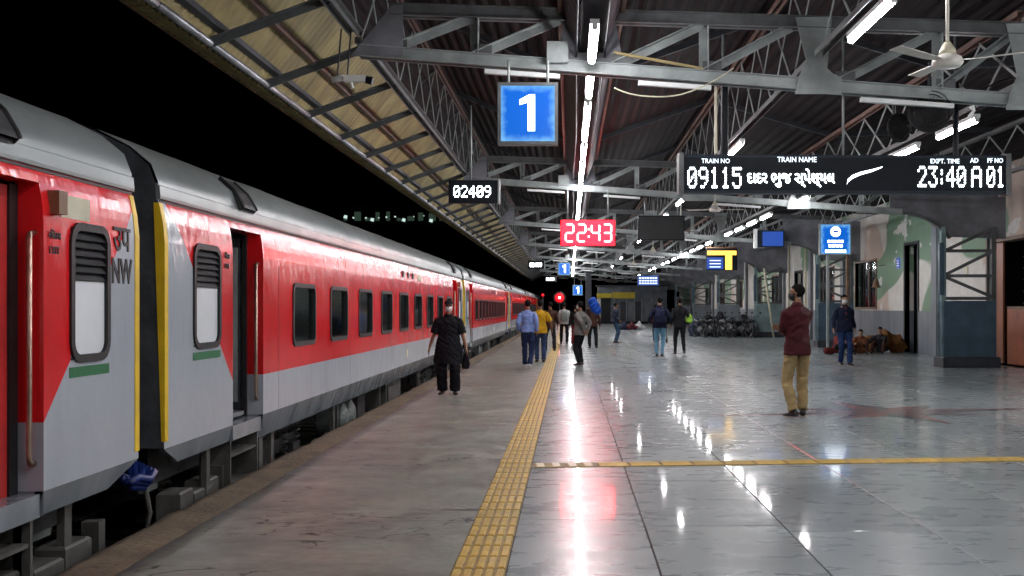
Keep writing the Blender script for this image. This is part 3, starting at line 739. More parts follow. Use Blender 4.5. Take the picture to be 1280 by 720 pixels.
    # doors
    for di, ((a, c), op) in enumerate(zip(doors, (near_open, far_open))):
        if not op:
            d = MB().box(HW-.20, HW-.165, a+.02, c-.10, .34, 2.21).obj('door', 'red_paint', t)
            ring(a+.22, c-.32, 1.25, 1.85, .05, .03, HW-.166, HW-.155, 'door_window_frame', 'black_rubber', d)
            MB().box(HW-.168, HW-.160, a+.22, c-.32, 1.25, 1.85).obj('door_pane', 'frosted_white', d)
            MB().box(HW-.22, HW-.15, c-.10, c-.005, .34, 2.22).obj('door_seal', 'black_rubber', t)
        else:
            vc = 'interior_yellow' if op == 'yellow' else 'interior_grey'
            for q in (.25, .55): MB().tube([(HW-.32, a+q, .47), (HW-.32, a+q, 2.2)], .016, 8).obj('grab_pole', 'handrail_steel', t, smooth=True)
            m2 = MB().box(-.2, -.16, a-.3, c+.3, .46, 2.25).box(-.18, HW-.19, a-.12, a-.09, .46, 2.28).box(-.18, HW-.19, c+.09, c+.12, .46, 2.28)
            m2.obj('vestibule_panel', vc, t)
            dl = MB().box(HW-1.05, HW-.22, c-.06, c-.03, .47, 2.2).obj('door', 'steel_dark' if op != 'yellow' else 'interior_yellow', t)
            MB().box(HW-.75, HW-.45, c-.068, c-.058, 1.3, 1.9).obj('door_pane', 'frosted_white', dl)
            MB().box(HW-.3, HW-.24, c-.085, c-.066, .55, 2.1).obj('door_edge', 'steel_pale', dl)
            MB().box(HW-.20, HW-.16, c-.05, c-.003, .36, 2.22).obj('door_seal', 'black_rubber', t)
        # handrails on the jambs
        for yy, s in ((c-.002, -1), (a+.002, 1)):
            x = HW-.055
            MB().tube([(x,yy,1.94),(x,yy+s*.05,1.93),(x,yy+s*.06,1.90),(x,yy+s*.06,.62),(x,yy+s*.05,.585),(x,yy,.58)], .017, 8).obj('handrail', 'handrail_steel', t, smooth=True)
        # steps under the door
        m3 = MB()
        m3.box(HW-.28, HW-.05, a+.06, c-.06, .10, .125).box(HW-.30, HW-.03, a+.06, c-.06, -.20, -.175)
        for yy in (a+.05, c-.08): m3.box(HW-.30, HW-.04, yy, yy+.03, -.22, .26)
        m3.obj('step', 'underframe_pale', t)
    # small things on the side
    MB().box(HW-.03, HW+.05, L-1.33, L-1.22, 2.06, 2.20).obj('marker_lamp_box', 'wood_frame', t)
    MB().box(HW-.03, HW+.001, L-1.20, L-.80, 2.05, 2.19).obj('marker_plate', 'cream_paint', t)
    for i in range(3): MB().box(HW-.03, HW+.01, 12.0+.62*i, 12.0+.62*i+.14, 2.06, 2.17).obj('side_vent', 'louver_dark', t)
    MB().box(HW-.03, HW+.001, 13.95, 14.5, 2.04, 2.16).obj('plate', 'cream_paint', t)
    MB().prism([(12.55+.09*math.cos(q*.524), .62+.09*math.sin(q*.524)) for q in range(12)], 'x', HW-.002, HW+.004).obj('round_emblem', 'cream_paint', t)
    # underframe
    MB().box(-1.35, 1.3, .5, L-.5, .05, .40).obj('underframe_beam', 'underframe', t)
    for yb in (4.3, L-4.3):
        b = MB().box(.95, 1.12, yb-1.75, yb+1.75, -.30, -.12).box(1.12, 1.16, yb-.5, yb+.5, -.42, -.05).obj('bogie', 'underframe', t)
        for dy in (-1.28, 1.28):
            MB().tube([(.74,yb+dy,-.32),(.9,yb+dy,-.32)], [.457,.457], 24).tube([(.89,yb+dy,-.32),(.93,yb+dy,-.32)], .16, 12).obj('wheel', 'rail_steel', b)
            MB().box(1.02, 1.24, yb+dy-.17, yb+dy+.17, -.46, -.20).obj('axle_box', 'underframe', b)
            for e in (-.3, .3):
                pts = [(1.13+.07*math.cos(q*.9), yb+dy+e+.07*math.sin(q*.9), -.42+q*.012) for q in range(36)]
                MB().tube(pts, .014, 5).obj('spring', 'underframe_pale', b)
    for i, (yy, wd, x) in enumerate(((1.25,.09,1.5), (2.95,.13,1.48), (3.55,.11,1.44), (6.6,.1,1.46), (7.15,.08,1.4), (10.6,.07,1.4), (15.1,.1,1.46), (20.4,.13,1.48), (22.0,.1,1.5))):
        MB().box(x-.02, x+.03, yy, yy+wd, -.62, .24).box(x-.2, x+.02, yy+.01, yy+wd-.01, -.64, -.56).obj('hanger_bracket', 'underframe_pale', t)
    MB().box(.75, 1.42, 11.3, 13.0, -.42, .12).box(1.42, 1.45, 11.4, 12.1, -.36, .06).obj('battery_box', 'underframe_pale', t)
    MB().box(.7, 1.38, 8.9, 9.5, -.3, .12).obj('control_box', 'underframe', t)
    for yy in (7.9, 8.45):
        MB().tube([(1.0,yy,-.14),(1.36,yy,-.14),(1.42,yy,-.14)], [.22,.22,.12], 16).obj('air_tank', 'white_plate', t, smooth=False)
    MB().box(1.2, 1.25, .55, .85, -.02, .2).obj('number_plate', 'white_plate', t)
    MB().box(1.2, 1.25, L-.85, L-.55, -.02, .2).obj('number_plate', 'white_plate', t)
    # coupler and blue wrapped hoses at the far end
    MB().box(-.2, .2, L-.3, L+.22, -.25, .12).obj('coupler', 'underframe', t)
    mm = MB()
    for q in range(7):
        a0 = random.uniform(-.1,.15)
        mm.tube([(1.38+.03*q, L-.02, .36-q*.02),(1.44+.02*q, L+.12, .20+a0*.4),(1.46+.02*q, L+.30, .17+a0*.3),(1.38+.03*q, L+.44, .34-q*.015)], .034, 6)
    mm.obj('wrapped_hoses', 'blue_plastic', t, smooth=True)
    MB().tube([(1.5,L+.38,.25),(1.55,L+.40,-.05),(1.45,L+.36,-.6)], .018, 6).obj('air_pipe', 'underframe_pale', t)
    return t
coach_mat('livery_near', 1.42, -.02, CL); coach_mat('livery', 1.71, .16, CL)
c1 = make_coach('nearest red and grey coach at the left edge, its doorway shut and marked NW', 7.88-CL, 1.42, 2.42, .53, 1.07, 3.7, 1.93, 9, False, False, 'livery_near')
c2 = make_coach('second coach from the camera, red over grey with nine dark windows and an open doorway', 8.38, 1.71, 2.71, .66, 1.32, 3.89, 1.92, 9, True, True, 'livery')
c3 = make_coach('third coach from the camera, with a yellow doorway behind the man in black', 32.38, 1.71, 2.71, .66, 1.32, 3.6, 1.52, 11, 'yellow', True, 'livery')
for k, lb in enumerate(('fourth coach from the camera, behind the blue shirted walker', 'fifth coach from the camera, far along the platform', 'sixth and smallest coach in view, glowing red near the signal lamp')):
    dup(c3, (XCO, 56.38+24*k, 0), label=lb)
# lettering on the nearest coaches
yl = CL-.27
tx = (XCO and HW+.004)
rot = (R(90), 0, R(90))
text('उप', .25, 'black_rubber', (HW+.002, yl-.03, 1.965), c1, rot, bold=.003, sx=1.0)
text('NW', .235, 'black_rubber', (HW+.002, yl-.03, 1.74), c1, rot, bold=.006, sx=.8)
text('EXIT', .065, 'louver_dark', (HW+.002, CL-1.29, 1.84), c1, rot)
text('निकास', .065, 'louver_dark', (HW+.002, CL-1.29, 1.93), c1, rot)
text('EXIT', .065, 'louver_dark', (HW+.002, 1.53, 1.87), c2, rot)
text('निकास', .065, 'louver_dark', (HW+.002, 1.53, 1.96), c2, rot)
# ------------------------------------------------------------ right-hand station wall
XW = 11.2
wall = thing('station_wall', 'long station wall with faded green and white mural above a grey dado', 'wall', (XW,0,0))
op = [(26.6,29.25,-.1,3.2), (35.2,36.55,-.1,3.55), (40.0,42.9,1.5,3.2), (46.4,49.0,1.5,3.2), (52.6,54.4,-.1,3.2), (58.0,60.6,1.5,3.2), (64,66,1.5,3.2), (71,73.4,1.5,3.2), (79,81.4,1.5,3.2), (88,90,-.1,3.0)]
def wall_cells(z0, z1, x0, x1, nm, mat):
    ys = sorted({-8, 112, *[q for h in op for q in h[:2]]}); zs = sorted({z0, z1, *[q for h in op for q in h[2:] if z0 < q < z1]})
    m = MB()
    for i in range(len(ys)-1):
        for j in range(len(zs)-1):
            if any(h[0] < (ys[i]+ys[i+1])/2 < h[1] and h[2] < (zs[j]+zs[j+1])/2 < h[3] for h in op): continue
            m.box(x0, x1, ys[i], ys[i+1], zs[j], zs[j+1])
    m.obj(nm, mat, wall)
wall_cells(1.38, 5.3, 0, .28, 'painted_wall', 'mural_paint'); wall_cells(-.02, 1.38, -.03, .28, 'dado', 'dado_grey')
MB().box(.29, 2.6, -8, 112, -.03, .0).box(2.55, 2.6, -8, 112, 0, 4).box(.29, 2.6, -8, 112, 4, 4.05).obj('back_room', 'void_dark', wall)
for i, h in enumerate(op):
    y0, y1, z0, z1 = h
    if z0 > 0:
        f = MB().box(-.03, .12, y0-.08, y0, z0-.08, z1+.08).box(-.03, .12, y1, y1+.08, z0-.08, z1+.08).box(-.03, .12, y0, y1, z0-.08, z0).box(-.03, .12, y0, y1, z1, z1+.08).obj('window', 'wood_frame', wall)
        n = 9
        for q in range(1, n): MB().tube([(.04,y0+(y1-y0)*q/n,z0),(.04,y0+(y1-y0)*q/n,z1)], .011, 5).obj('bar', 'steel_dark', f)
        for s in (.5,): MB().box(.1,.14,y0+(y1-y0)*s-.04,y0+(y1-y0)*s+.04,z0,z1).obj('mullion', 'wood_frame', f)
        MB().box(.16,.165,y0,y1,z0,z1).obj('window_glass', 'coach_glass', f)
    elif i != 0:
        f = MB().box(-.04, .14, y0-.09, y0, 0, z1+.09).box(-.04, .14, y1, y1+.09, 0, z1+.09).box(-.04, .14, y0, y1, z1, z1+.09).obj('doorway', 'steel_dark', wall)
        MB().box(.2, .24, y0, y0+.75, .0, z1).obj('door_leaf', 'void_dark' if i == 1 else 'door_brown', f)
        if i == 1: MB().box(.16, .20, y0+.03, y0+.4, .05, 1.2).obj('pale_panel', 'cream_paint', f)
d = op[0]
f = MB().box(-.06, .16, d[0]-.1, d[0], 0, 3.3).box(-.06, .16, d[1], d[1]+.1, 0, 3.3).box(-.06, .16, d[0], d[1], 3.2, 3.3).obj('shop_doorway', 'wood_frame', wall)
MB().box(.05, .1, 28.45, 29.2, .05, 3.2).obj('door_leaf', 'door_brown', f)
MB().box(.10, .13, 26.7, 28.3, .04, 1.45).obj('counter_front', 'door_orange', f)
MB().box(.10, .14, 26.7, 28.3, 1.45, 1.52).obj('counter_top', 'wood_frame', f)
for q in range(5):
    MB().box(.5, .75, 26.7, 28.3, 1.6+q*.3, 1.62+q*.3).obj('shelf', 'steel_pale', f)
    for r_ in range(9):
        a = 26.75+r_*.17; MB().box(.52,.68,a,a+.12,1.62+q*.3,1.62+q*.3+random.uniform(.1,.22)).obj('packet', random.choice(['white_paint','red_paint','sign_yellow','screen_blue','cream_paint']), f)
# dark skirting step, pilasters, pipes
for y in (33.3, 44.6, 50.6, 57.0, 69, 85):
    MB().box(-.14, .0, y-.22, y+.22, 0, 5.0).obj('pilaster', 'dado_grey', wall)
for i, y in enumerate((48.6, 51.6, 55.4, 62.4)):
    tag(MB().tube([(0,0,0),(0,0,4.6)], .055, 8).obj('drain_pipe', 'cream_paint', smooth=True, loc=(XW-.1,y,0)),
        ['nearest pale drain pipe on the station wall behind the lattice pier', 'second pale drain pipe on the station wall', 'third pale drain pipe on the wall near the parked baggage', 'farthest pale drain pipe on the station wall'][i], 'pipe', 'pale drain pipes on the station wall')
tag(MB().tube([(0,0,0),(-.28,0.2,2.2),(-.42,.3,3.4)], .05, 8).obj('leaning_pole', 'cream_paint', smooth=True, loc=(9.95,53.4,0)), 'white pole leaning against the pier with the dark green base', 'pole')
tag(MB().tube([(0,0,0),(0,0,.05),(0,0,1.02),(0,0,1.08)], [.17,.15,.15,.13], 14).obj('litter_bin', 'white_paint', smooth=True, loc=(10.85,28.6,0)), 'white round bin standing beside the brown shop doorway', 'bin')
for i, (y, z, s) in enumerate(((37.3,3.0,.36), (30.9,2.55,.2))):
    t = thing('wall_notice', ['small blue notice high on the mural left of the pier', 'tiny pale switch box on the wall by the pier'][i], 'sign', (XW-.03,y,z))
    MB().box(0,.03,-s/2,s/2,-s/2,s/2).obj('plate', ['screen_blue','cream_paint'][i], t)
    if i == 0:
        for q in range(3): MB().box(-.004,0,-s*.35,s*.35,-.1+q*.08,-.07+q*.08).obj('text_line', 'white_paint', t)
bl = thing('hanging_bell', 'brass coloured bell hanging on the mural beside the barred window', 'bell', (XW-.32,38.9,2.2))
MB().loft([((0,0,0),.17,.17),((0,0,.04),.13,.13),((0,0,.18),.10,.10),((0,0,.28),.07,.07),((0,0,.32),.02,.02)], 14).obj('bell_body', 'wood_frame', bl, smooth=True)
MB().tube([(0,0,.36),(0,0,.75),(.3,0,.8)], .015, 6).obj('bell_bracket', 'steel_dark', bl)

# lattice piers
def make_pier(y, label, low, plinth=True, teal='pier_teal'):
    t = thing('lattice_pier', label, 'pier', (9.3, y, 0), 0, 'laced steel piers carrying the trusses')
    for x in (.0, 1.25):
        m = MB().box(x-.06, x+.06, -.16, -.145, 0, 3.5).box(x-.06, x+.06, .145, .16, 0, 3.5).box(x-.0075, x+.0075, -.145, .145, 0, 3.5)
        m.obj('channel', teal if x == 0 else 'steel_grey', t)
    for z in (1.72, 2.28, 2.9): MB().box(.06, 1.19, -.15, -.135, z-.04, z+.04).obj('batten_plate', 'steel_grey', t)
    for a, c in (((.06,-.165,2.32),(1.19,-.165,2.88)), ((1.19,-.165,1.76),(.06,-.165,2.24)), ((.06,-.165,2.92),(1.19,-.165,3.45))):
        MB().beam(a, c, .012, .08).obj('lacing_bar', 'steel_grey', t)
    MB().cham(-.02, 1.28, -.24, .24, .27, 1.66, .02).obj('base_panel', low, t)
    MB().cham(-.08, 1.34, -.36, .36, 0, .27, .03).obj('plinth', 'steel_dark', t)
    MB().box(-.12,.0,-.2,-.12,1.8,3.1).obj('cable_box', 'panel_navy', t)
    return t
make_pier(27.4, 'nearest lattice pier with navy blue base panel by the shop doorway', 'panel_navy')
make_pier(41.1, 'second lattice pier, behind the man in the maroon jacket', 'panel_navy')
make_pier(54.8, 'third lattice pier with dark green base beside the parked baggage', 'pier_teal')
for k, lb in enumerate(('fourth lattice pier, beyond the parked baggage', 'fifth lattice pier, pale in the distance', 'sixth lattice pier, near the far cabin')):
    make_pier(68.5+13.7*k, lb, 'dado_grey')

# ------------------------------------------------------------ hanging signs
def box_sign(name, label, cat, x, y, z0, z1, wd, dp, body='sign_housing', group=None, rz=0, rods=None, rodtop=None):
    t = thing(name, label, cat, (x, y, z0), rz, group)
    MB().cham(-wd/2, wd/2, 0, dp, 0, z1-z0, .008).obj('housing', body, t)
    for q in (rods if rods is not None else (-wd*.35, wd*.35)):
        MB().tube([(q,dp/2,z1-z0-.002),(q,dp/2,(rodtop or z1+.6)-z0)], .016, 8).obj('hanger_rod', 'steel_pale', t, smooth=True)
    return t
def one_sign(x, y, z0, s, label, top):
    t = box_sign('platform_number_sign', label, 'sign', x, y, z0, z0+s*1.03, s, .16, 'steel_pale', 'lit blue number 1 signs', rods=(-s*.33, s*.33), rodtop=top)
    f = .035
    MB().box(-s/2+f, s/2-f, -.008, .002, f, s*1.03-f).obj('light_panel', 'lightbox_blue', t)
    MB().box(-s/2-.004, s/2+.004, -.02, .004, -.004, f).box(-s/2-.004, s/2+.004, -.02, .004, s*1.03-f, s*1.03+.004).box(-s/2-.004, -s/2+f, -.02, .004, f, s*1.03-f).box(s/2-f, s/2+.004, -.02, .004, f, s*1.03-f).obj('bezel', 'steel_grey', t)
    # the figure 1: stem with flag
    u = s/.72
    MB().prism([(-.0*u,.16*u),(.085*u,.16*u),(.085*u,.60*u),(.02*u,.60*u),(-.10*u,.535*u),(-.10*u,.475*u),(-.0*u,.505*u)], 'y', -.013, -.009).obj('numeral', 'led_white', t)
    return t
one_sign(-.505, 13.25, 3.47, .72, 'large lit blue number 1 sign hanging under the first truss', 4.5)
one_sign(-.3, 61, 3.27, .70, 'small distant blue number 1 sign left of the lamp row', 4.5)
one_sign(.62, 84, 2.4, .78, 'farthest faint blue number 1 sign above the grey jacket', 4.5)
DOTS = {'0':'0E11131519110E','1':'040C040404040E','2':'0E11010204081F','3':'1F02040201110E','4':'02060A121F0202','5':'1F101E0101110E','9':'0E11110F01020C','A':'0E11111F111111',':':'00040400040400'}
def dotted(body, h, x0, x1, z, mat, parent, y):
    """5 x 7 dot matrix characters spread from x0 to x1"""
    n = len(body); cols = sum(4 if c == ':' else 6 for c in body)-1; px = (x1-x0)/cols; pz = h/7; x = x0
    for c in body:
        m = MB(); rows = [int(DOTS[c][2*i:2*i+2], 16) for i in range(7)]
        for j, r_ in enumerate(rows):
            for i in range(5):
                if r_ >> (4-i) & 1:
                    cx = x+(i+.5-(1 if c == ':' else 0))*px; cz = z+h/2-(j+.5)*pz
                    m.prism([(cx+.47*px*math.cos(a*math.pi/3), cz+.47*pz*math.sin(a*math.pi/3)) for a in range(6)], 'y', y, y+.003)
        m.obj('dot_character', mat, parent, kind='stuff')
        x += px*(4 if c == ':' else 6)
# coach position display
def coach_disp(x, y, z0, wd, h, body, label):
    t = box_sign('coach_indicator', label, 'sign', x, y, z0, z0+h, wd, .14, 'sign_black', 'white lit coach position displays', rods=(-wd*.05,), rodtop=5.2)
    MB().box(wd/2, wd/2+.035, -.01, .15, -.01, h+.01).obj('end_plate', 'steel_pale', t)
    dotted(body, h*.52, -wd*.40, wd*.36, h*.5, 'led_dots', t, -.006)
    return t
coach_disp(-1.76, 20, 3.40, .90, .42, '02409', 'white lit display reading 02409 hanging over the platform edge')
coach_disp(-1.68, 55, 3.42, .80, .42, '02409', 'small white lit display, middle one of the three above the train')
coach_disp(-1.45, 83, 3.42, .80, .42, '02409', 'farthest and lowest white lit display beside the train')
# digital clock
ck = box_sign('digital_clock', 'red digital clock reading 22:43 hanging from the second truss', 'clock', .45, 27.0, 3.0, 3.66, 1.36, .16, 'sign_black', rods=(-.5,.5), rodtop=4.4)
MB().box(-.66,.66,-.006,.0,.02,.64).obj('clock_face', 'led_red_field', ck)
SEG = {'0':'abcdef','1':'bc','2':'abged','3':'abgcd','4':'fgbc','5':'afgcd','9':'abcdfg'}
def digit(parent, ch_, x, z, w_, h, t_, mat, y=-.012):
    m = MB(); k = .07*h
    def hb(zz): m.prism([(x-w_/2+k,zz-t_/2),(x+w_/2-k,zz-t_/2),(x+w_/2-k+t_/2,zz),(x+w_/2-k,zz+t_/2),(x-w_/2+k,zz+t_/2),(x-w_/2+k-t_/2,zz)], 'y', y, y+.005)
    def vb(xx, z0, z1): m.prism([(xx-t_/2,z0+k),(xx,z0+k-t_/2),(xx+t_/2,z0+k),(xx+t_/2,z1-k),(xx,z1-k+t_/2),(xx-t_/2,z1-k)], 'y', y, y+.005)
    for s in SEG[ch_]:
        if s == 'a': hb(z+h)
        if s == 'g': hb(z+h/2)
        if s == 'd': hb(z)
        if s == 'f': vb(x-w_/2, z+h/2, z+h)
        if s == 'b': vb(x+w_/2, z+h/2, z+h)
        if s == 'e': vb(x-w_/2, z, z+h/2)
        if s == 'c': vb(x+w_/2, z, z+h/2)
    m.obj('digit', mat, parent)
for x, c_ in ((-.45,'2'), (-.155,'2'), (.19,'4'), (.48,'3')): digit(ck, c_, x, .12, .19, .42, .045, 'led_red')
for zz in (.24,.42): MB().box(.0,.045,-.012,-.007,zz-.025,zz+.025).obj('colon_dot', 'led_red', ck)
# long departure board
bx0, bx1, by = 1.42, 5.62, 14.0
bd = box_sign('departure_board', 'long black departure board with white letters 09115 and 23:40', 'departure board', (bx0+bx1)/2, by, 2.955, 3.445, bx1-bx0, .2, 'sign_housing', rods=(-1.55,.0,1.45), rodtop=5.0, rz=R(1.2))
MB().box(-2.06,2.06,-.006,.0,.035,.455).obj('display_window', 'sign_black', bd)
for x in (-2.1, 2.1): MB().box(x-.03,x+.03,-.03,.22,-.02,.51).obj('end_cap', 'steel_grey', bd)
MB().tube([(-1.53,.1,.5),(-1.53,.1,1.7)], .05, 8).obj('hanger_sleeve', 'sign_black', bd)
MB().tube([(1.46,.1,.5),(1.46,.1,1.5)], .04, 8).obj('hanger_sleeve', 'sign_black', bd)
def bt(s, size, x, z, mat='led_white', **k): return text(s, size, mat, (x, -.010, z), bd, **k)
dotted('09115', .27, -2.02, -1.33, .195, 'led_dots', bd, -.012); bt('TRAIN NO', .085, -1.66, .405, 'led_soft', sx=.9); bt('TRAIN NAME', .095, -.62, .425, 'led_soft', sx=.9)
bt('દાદર ભુજ સ્પેશ્યલ', .20, -.70, .19, bold=.002, sx=.80)
dotted('23:40', .27, .93, 1.55, .215, 'led_dots', bd, -.012); dotted('A', .27, 1.62, 1.755, .215, 'led_dots', bd, -.012); dotted('01', .27, 1.82, 2.05, .215, 'led_dots', bd, -.012)
bt('EXPT. TIME', .085, 1.28, .41, 'led_soft', sx=.9); bt('AD', .085, 1.66, .42, 'led_soft', sx=.9); bt('PF NO', .085, 1.93, .42, 'led_soft', sx=.85)
m = MB(); pts = [(.02,.12),(.03,.16),(.09,.21),(.2,.255),(.34,.29),(.47,.335)]; ws = [.01,.03,.03,.026,.02,.008]
vs = []
for (x, z), q in zip(pts, ws): vs += [(x, -.012, z-q/1.4), (x+.004, -.012, z+q/1.4), (x, -.008, z-q/1.4), (x+.004, -.008, z+q/1.4)]
m.add(vs, [(4*i,4*i+1,4*i+5,4*i+4) for i in range(5)]+[(4*i+2,4*i+3,4*i+7,4*i+6) for i in range(5)]+[(4*i+1,4*i+3,4*i+7,4*i+5) for i in range(5)]+[(4*i,4*i+2,4*i+6,4*i+4) for i in range(5)]).obj('curved_stroke', 'led_white', bd)
# blank screen, yellow sign, blue signs
sc_ = box_sign('blank_screen', 'black blank hanging screen right of the red clock', 'screen', 2.36, 28.2, 3.22, 3.86, 1.2, .12, 'sign_black', rodtop=4.4)
MB().box(-.57,.57,-.006,.0,.03,.61).obj('screen_glass', 'black_rubber', sc_)
ys = box_sign('yellow_sign', 'hanging sign with lit yellow band and stem above a blue panel', 'sign', 6.25, 45, 3.02, 3.92, 1.28, .15, 'sign_black', rodtop=4.3)
MB().box(-.60,.60,-.008,.0,.62,.80).obj('lit_band', 'led_yellow', ys); MB().box(.14,.42,-.008,.0,.02,.615).obj('lit_stem', 'led_yellow', ys)
MB().box(-.62,.06,-.01,.0,.04,.52).obj('blue_panel', 'screen_blue', ys)
for q in range(3): MB().box(-.5,-.05,-.014,-.01,.12+q*.13,.15+q*.13).obj('text_line', 'led_soft', ys)
MB().box(-.66,.66,-.02,.17,.9,.95).obj('top_cap', 'wood_frame', ys)
inf = thing('information_sign', 'lit blue information sign with round emblem on two brown posts', 'sign', (9.05,37.3,3.28))
MB().cham(-.54,.54,0,.16,0,1.07,.01).obj('housing', 'steel_pale', inf)
MB().box(-.50,.50,-.008,.0,.04,1.03).obj('light_panel', 'lightbox_blue', inf)
MB().prism([(.17*math.cos(q*.2618), .79+.17*math.sin(q*.2618)) for q in range(24)], 'y', -.014, -.009).obj('emblem', 'led_white', inf)
MB().box(-.09,.09,-.02,-.0145,.75,.83).obj('emblem_train', 'screen_blue', inf)
for q, (a, s_) in enumerate(((.46,.28), (.31,.25), (.13,.36))):
    n = [5, 4, 8][q]
    for r_ in range(n):
        x = -s_+2*s_*(r_+.5)/n; MB().box(x-s_/n*.75, x+s_/n*.75, -.013, -.009, a-.045, a+.04).obj('letter_block', 'led_white', inf)
for x in (-.25, .42): MB().box(x-.04,x+.04,.04,.12,-3.28,0).obj('post', 'wood_frame' if x > 0 else 'steel_pale', inf)
mon = box_sign('blue_monitor', 'blue screen monitor hanging under the third truss', 'screen', 7.45, 40.6, 3.72, 4.35, 1.0, .14, 'sign_housing', rodtop=4.6)
MB().box(-.3,.46,-.008,.0,.05,.58).obj('screen', 'screen_blue', mon); MB().box(-.62,-.5,-.03,.15,-.03,.68).obj('side_panel', 'batten_white', mon)
bb = box_sign('blue_board', 'blue lettered board hanging near the far cabin', 'sign', 5.3, 74, 2.95, 3.65, 1.45, .12, 'sign_housing', rodtop=4.3)
MB().box(-.7,.7,-.008,.0,.03,.67).obj('panel', 'screen_blue', bb)
for r_ in range(3):
    for q in range(7): MB().box(-.6+q*.18,-.6+q*.18+.13,-.012,-.009,.12+r_*.18,.20+r_*.18).obj('letter_block', 'led_soft', bb)

# ------------------------------------------------------------ fans, camera, cables
def make_fan(label, x, y, z):
    t = thing('ceiling_fan', label, 'ceiling fan', (x,y,z), R(random.uniform(0,90)), 'white ceiling fans on long rods')
    MB().tube([(0,0,.1),(0,0,2.2)], .017, 8).obj('rod', 'fan_cream', t, smooth=True)
    MB().loft([((0,0,-.07),.05,.05),((0,0,-.06),.12,.12),((0,0,-.02),.15,.15),((0,0,.03),.13,.13),((0,0,.06),.08,.08)], 18).obj('motor', 'fan_cream', t, smooth=True)
    MB().loft([((0,0,.06),.085,.085),((0,0,.10),.075,.075),((0,0,.18),.03,.03)], 14).obj('canopy_cup', 'cream_paint', t, smooth=True)
    for k in range(3):
        a = k*2*math.pi/3; ca, sa = math.cos(a), math.sin(a)
        def P(r_, o, z_): return (r_*ca-o*sa, r_*sa+o*ca, z_)
        m = MB().add([P(.12,-.03,.0),P(.12,.03,.01),P(.3,.055,.012),P(.3,-.055,-.004),P(.78,.07,.03),P(.78,-.06,.012),
                      P(.12,-.03,-.006),P(.12,.03,.004),P(.3,.055,.006),P(.3,-.055,-.01),P(.78,.07,.024),P(.78,-.06,.006)],
                     [(0,1,2,3),(3,2,4,5),(6,9,8,7),(9,11,10,8),(0,3,9,6),(3,5,11,9),(5,4,10,11),(4,2,8,10),(2,1,7,8),(1,0,6,7)])
        m.obj('blade', 'fan_cream', t)
    return t
fan0 = make_fan('large white ceiling fan at the top right, in front of the first truss', 3.62, 10.5, 3.86)
fan0.rotation_euler.z = R(-25)
for i, (x, y) in enumerate(((3.5,26.4), (3.5,34.5), (3.5,46), (3.5,60))):
    dup(fan0, (x, y, 3.86), R(20+37*i), ['white ceiling fan just above the second truss, left of the lit lamp', 'small distant ceiling fan, third from the camera', 'tiny ceiling fan beyond the third truss', 'farthest ceiling fan over the walkers'][i])
pm('matt_black', (.008,.008,.010), .85, 0, .3, 6)
mf = thing('cage_fan', 'black round cage fan hanging beside the right lamp row', 'fan', (4.52,13.75,3.96), R(-15))
for y in (-.11, .11):
    for r_ in (.08,.14,.19,.235): MB().tube([(r_*math.cos(a*.2618), y*(1-.45*(r_ < .2)*1.0*(.235-r_)/.235)*1.2 if False else y*(1.3-r_*1.5), r_*math.sin(a*.2618)) for a in range(25)], .006, 4).obj('cage_ring', 'matt_black', mf)
MB().tube([(.245*math.cos(a*.2618), 0, .245*math.sin(a*.2618)) for a in range(25)], .03, 6).obj('cage_rim', 'matt_black', mf)
MB().ell((0,.0,0), (.225,.13,.225), 20, 12).obj('drum', 'matt_black', mf, smooth=True)
m = MB()
for k in range(24):
    a = k*.2618; m.tube([(0,-.16,0),(.14*math.cos(a),-.12,.14*math.sin(a)),(.245*math.cos(a),0,.245*math.sin(a)),(.14*math.cos(a),.12,.14*math.sin(a)),(0,.16,0)], .009, 4)
m.obj('cage_wires', 'matt_black', mf)
MB().loft([((0,-.05,0),.12,.12),((0,.16,0),.15,.15),((0,.2,0),.09,.09)], 12).obj('motor', 'matt_black', mf, smooth=True)
for k in range(4):
    a = k*math.pi/2+.3
    MB().prism([(0,-.03),(.2,-.09),(.215,.05),(.0,.03)], 'y', -.01, .0).obj('blade', 'panel_navy', mf).rotation_euler = (0, a, 0)
MB().tube([(0,.15,0),(0,.15,.45),(0,.05,.62)], .02, 6).obj('bracket', 'steel_dark', mf)
m2 = thing('cage_fan', 'smaller black cage fan hanging lower left of the round one', 'fan', (4.33,14.4,3.86), R(25))
MB().tube([(.17*math.cos(a*.2618), 0, .17*math.sin(a*.2618)) for a in range(25)], .028, 6).obj('cage_rim', 'matt_black', m2)
MB().ell((0,.0,0), (.15,.10,.15), 16, 10).obj('drum', 'matt_black', m2, smooth=True)
m = MB()
for k in range(20):
    a = k*.314; m.tube([(0,-.12,0),(.1*math.cos(a),-.09,.1*math.sin(a)),(.17*math.cos(a),0,.17*math.sin(a)),(.1*math.cos(a),.09,.1*math.sin(a)),(0,.12,0)], .009, 4)
m.obj('cage_wires', 'matt_black', m2); MB().loft([((0,-.02,0),.06,.06),((0,.18,0),.06,.06)], 12).obj('motor', 'matt_black', m2, smooth=True)
MB().tube([(0,.1,0),(0,.1,.6)], .02, 6).obj('bracket', 'steel_dark', m2)
cc = thing('security_camera', 'white security camera hanging from two rods at the left truss end', 'camera', (-2.72,13.3,4.28))
for x in (-.1, .02): MB().tube([(x,0,0),(x+.03,.1,.62)], .011, 6).obj('rod', 'steel_dark', cc)
MB().tube([(-.16,0,-.02),(-.02,-.02,.0)], .04, 8).obj('mount', 'batten_white', cc, smooth=True)
MB().cham(.0,.26,-.1,-.02,-.06,.02,.01).obj('body', 'batten_white', cc); MB().tube([(.26,-.06,-.03),(.34,-.06,-.05)], [.045,.05], 10).obj('lens_hood', 'sign_black', cc)
MB().tube([(.08,-.06,-.06),(.1,-.06,-.13)], .02, 6).obj('sensor', 'batten_white', cc)
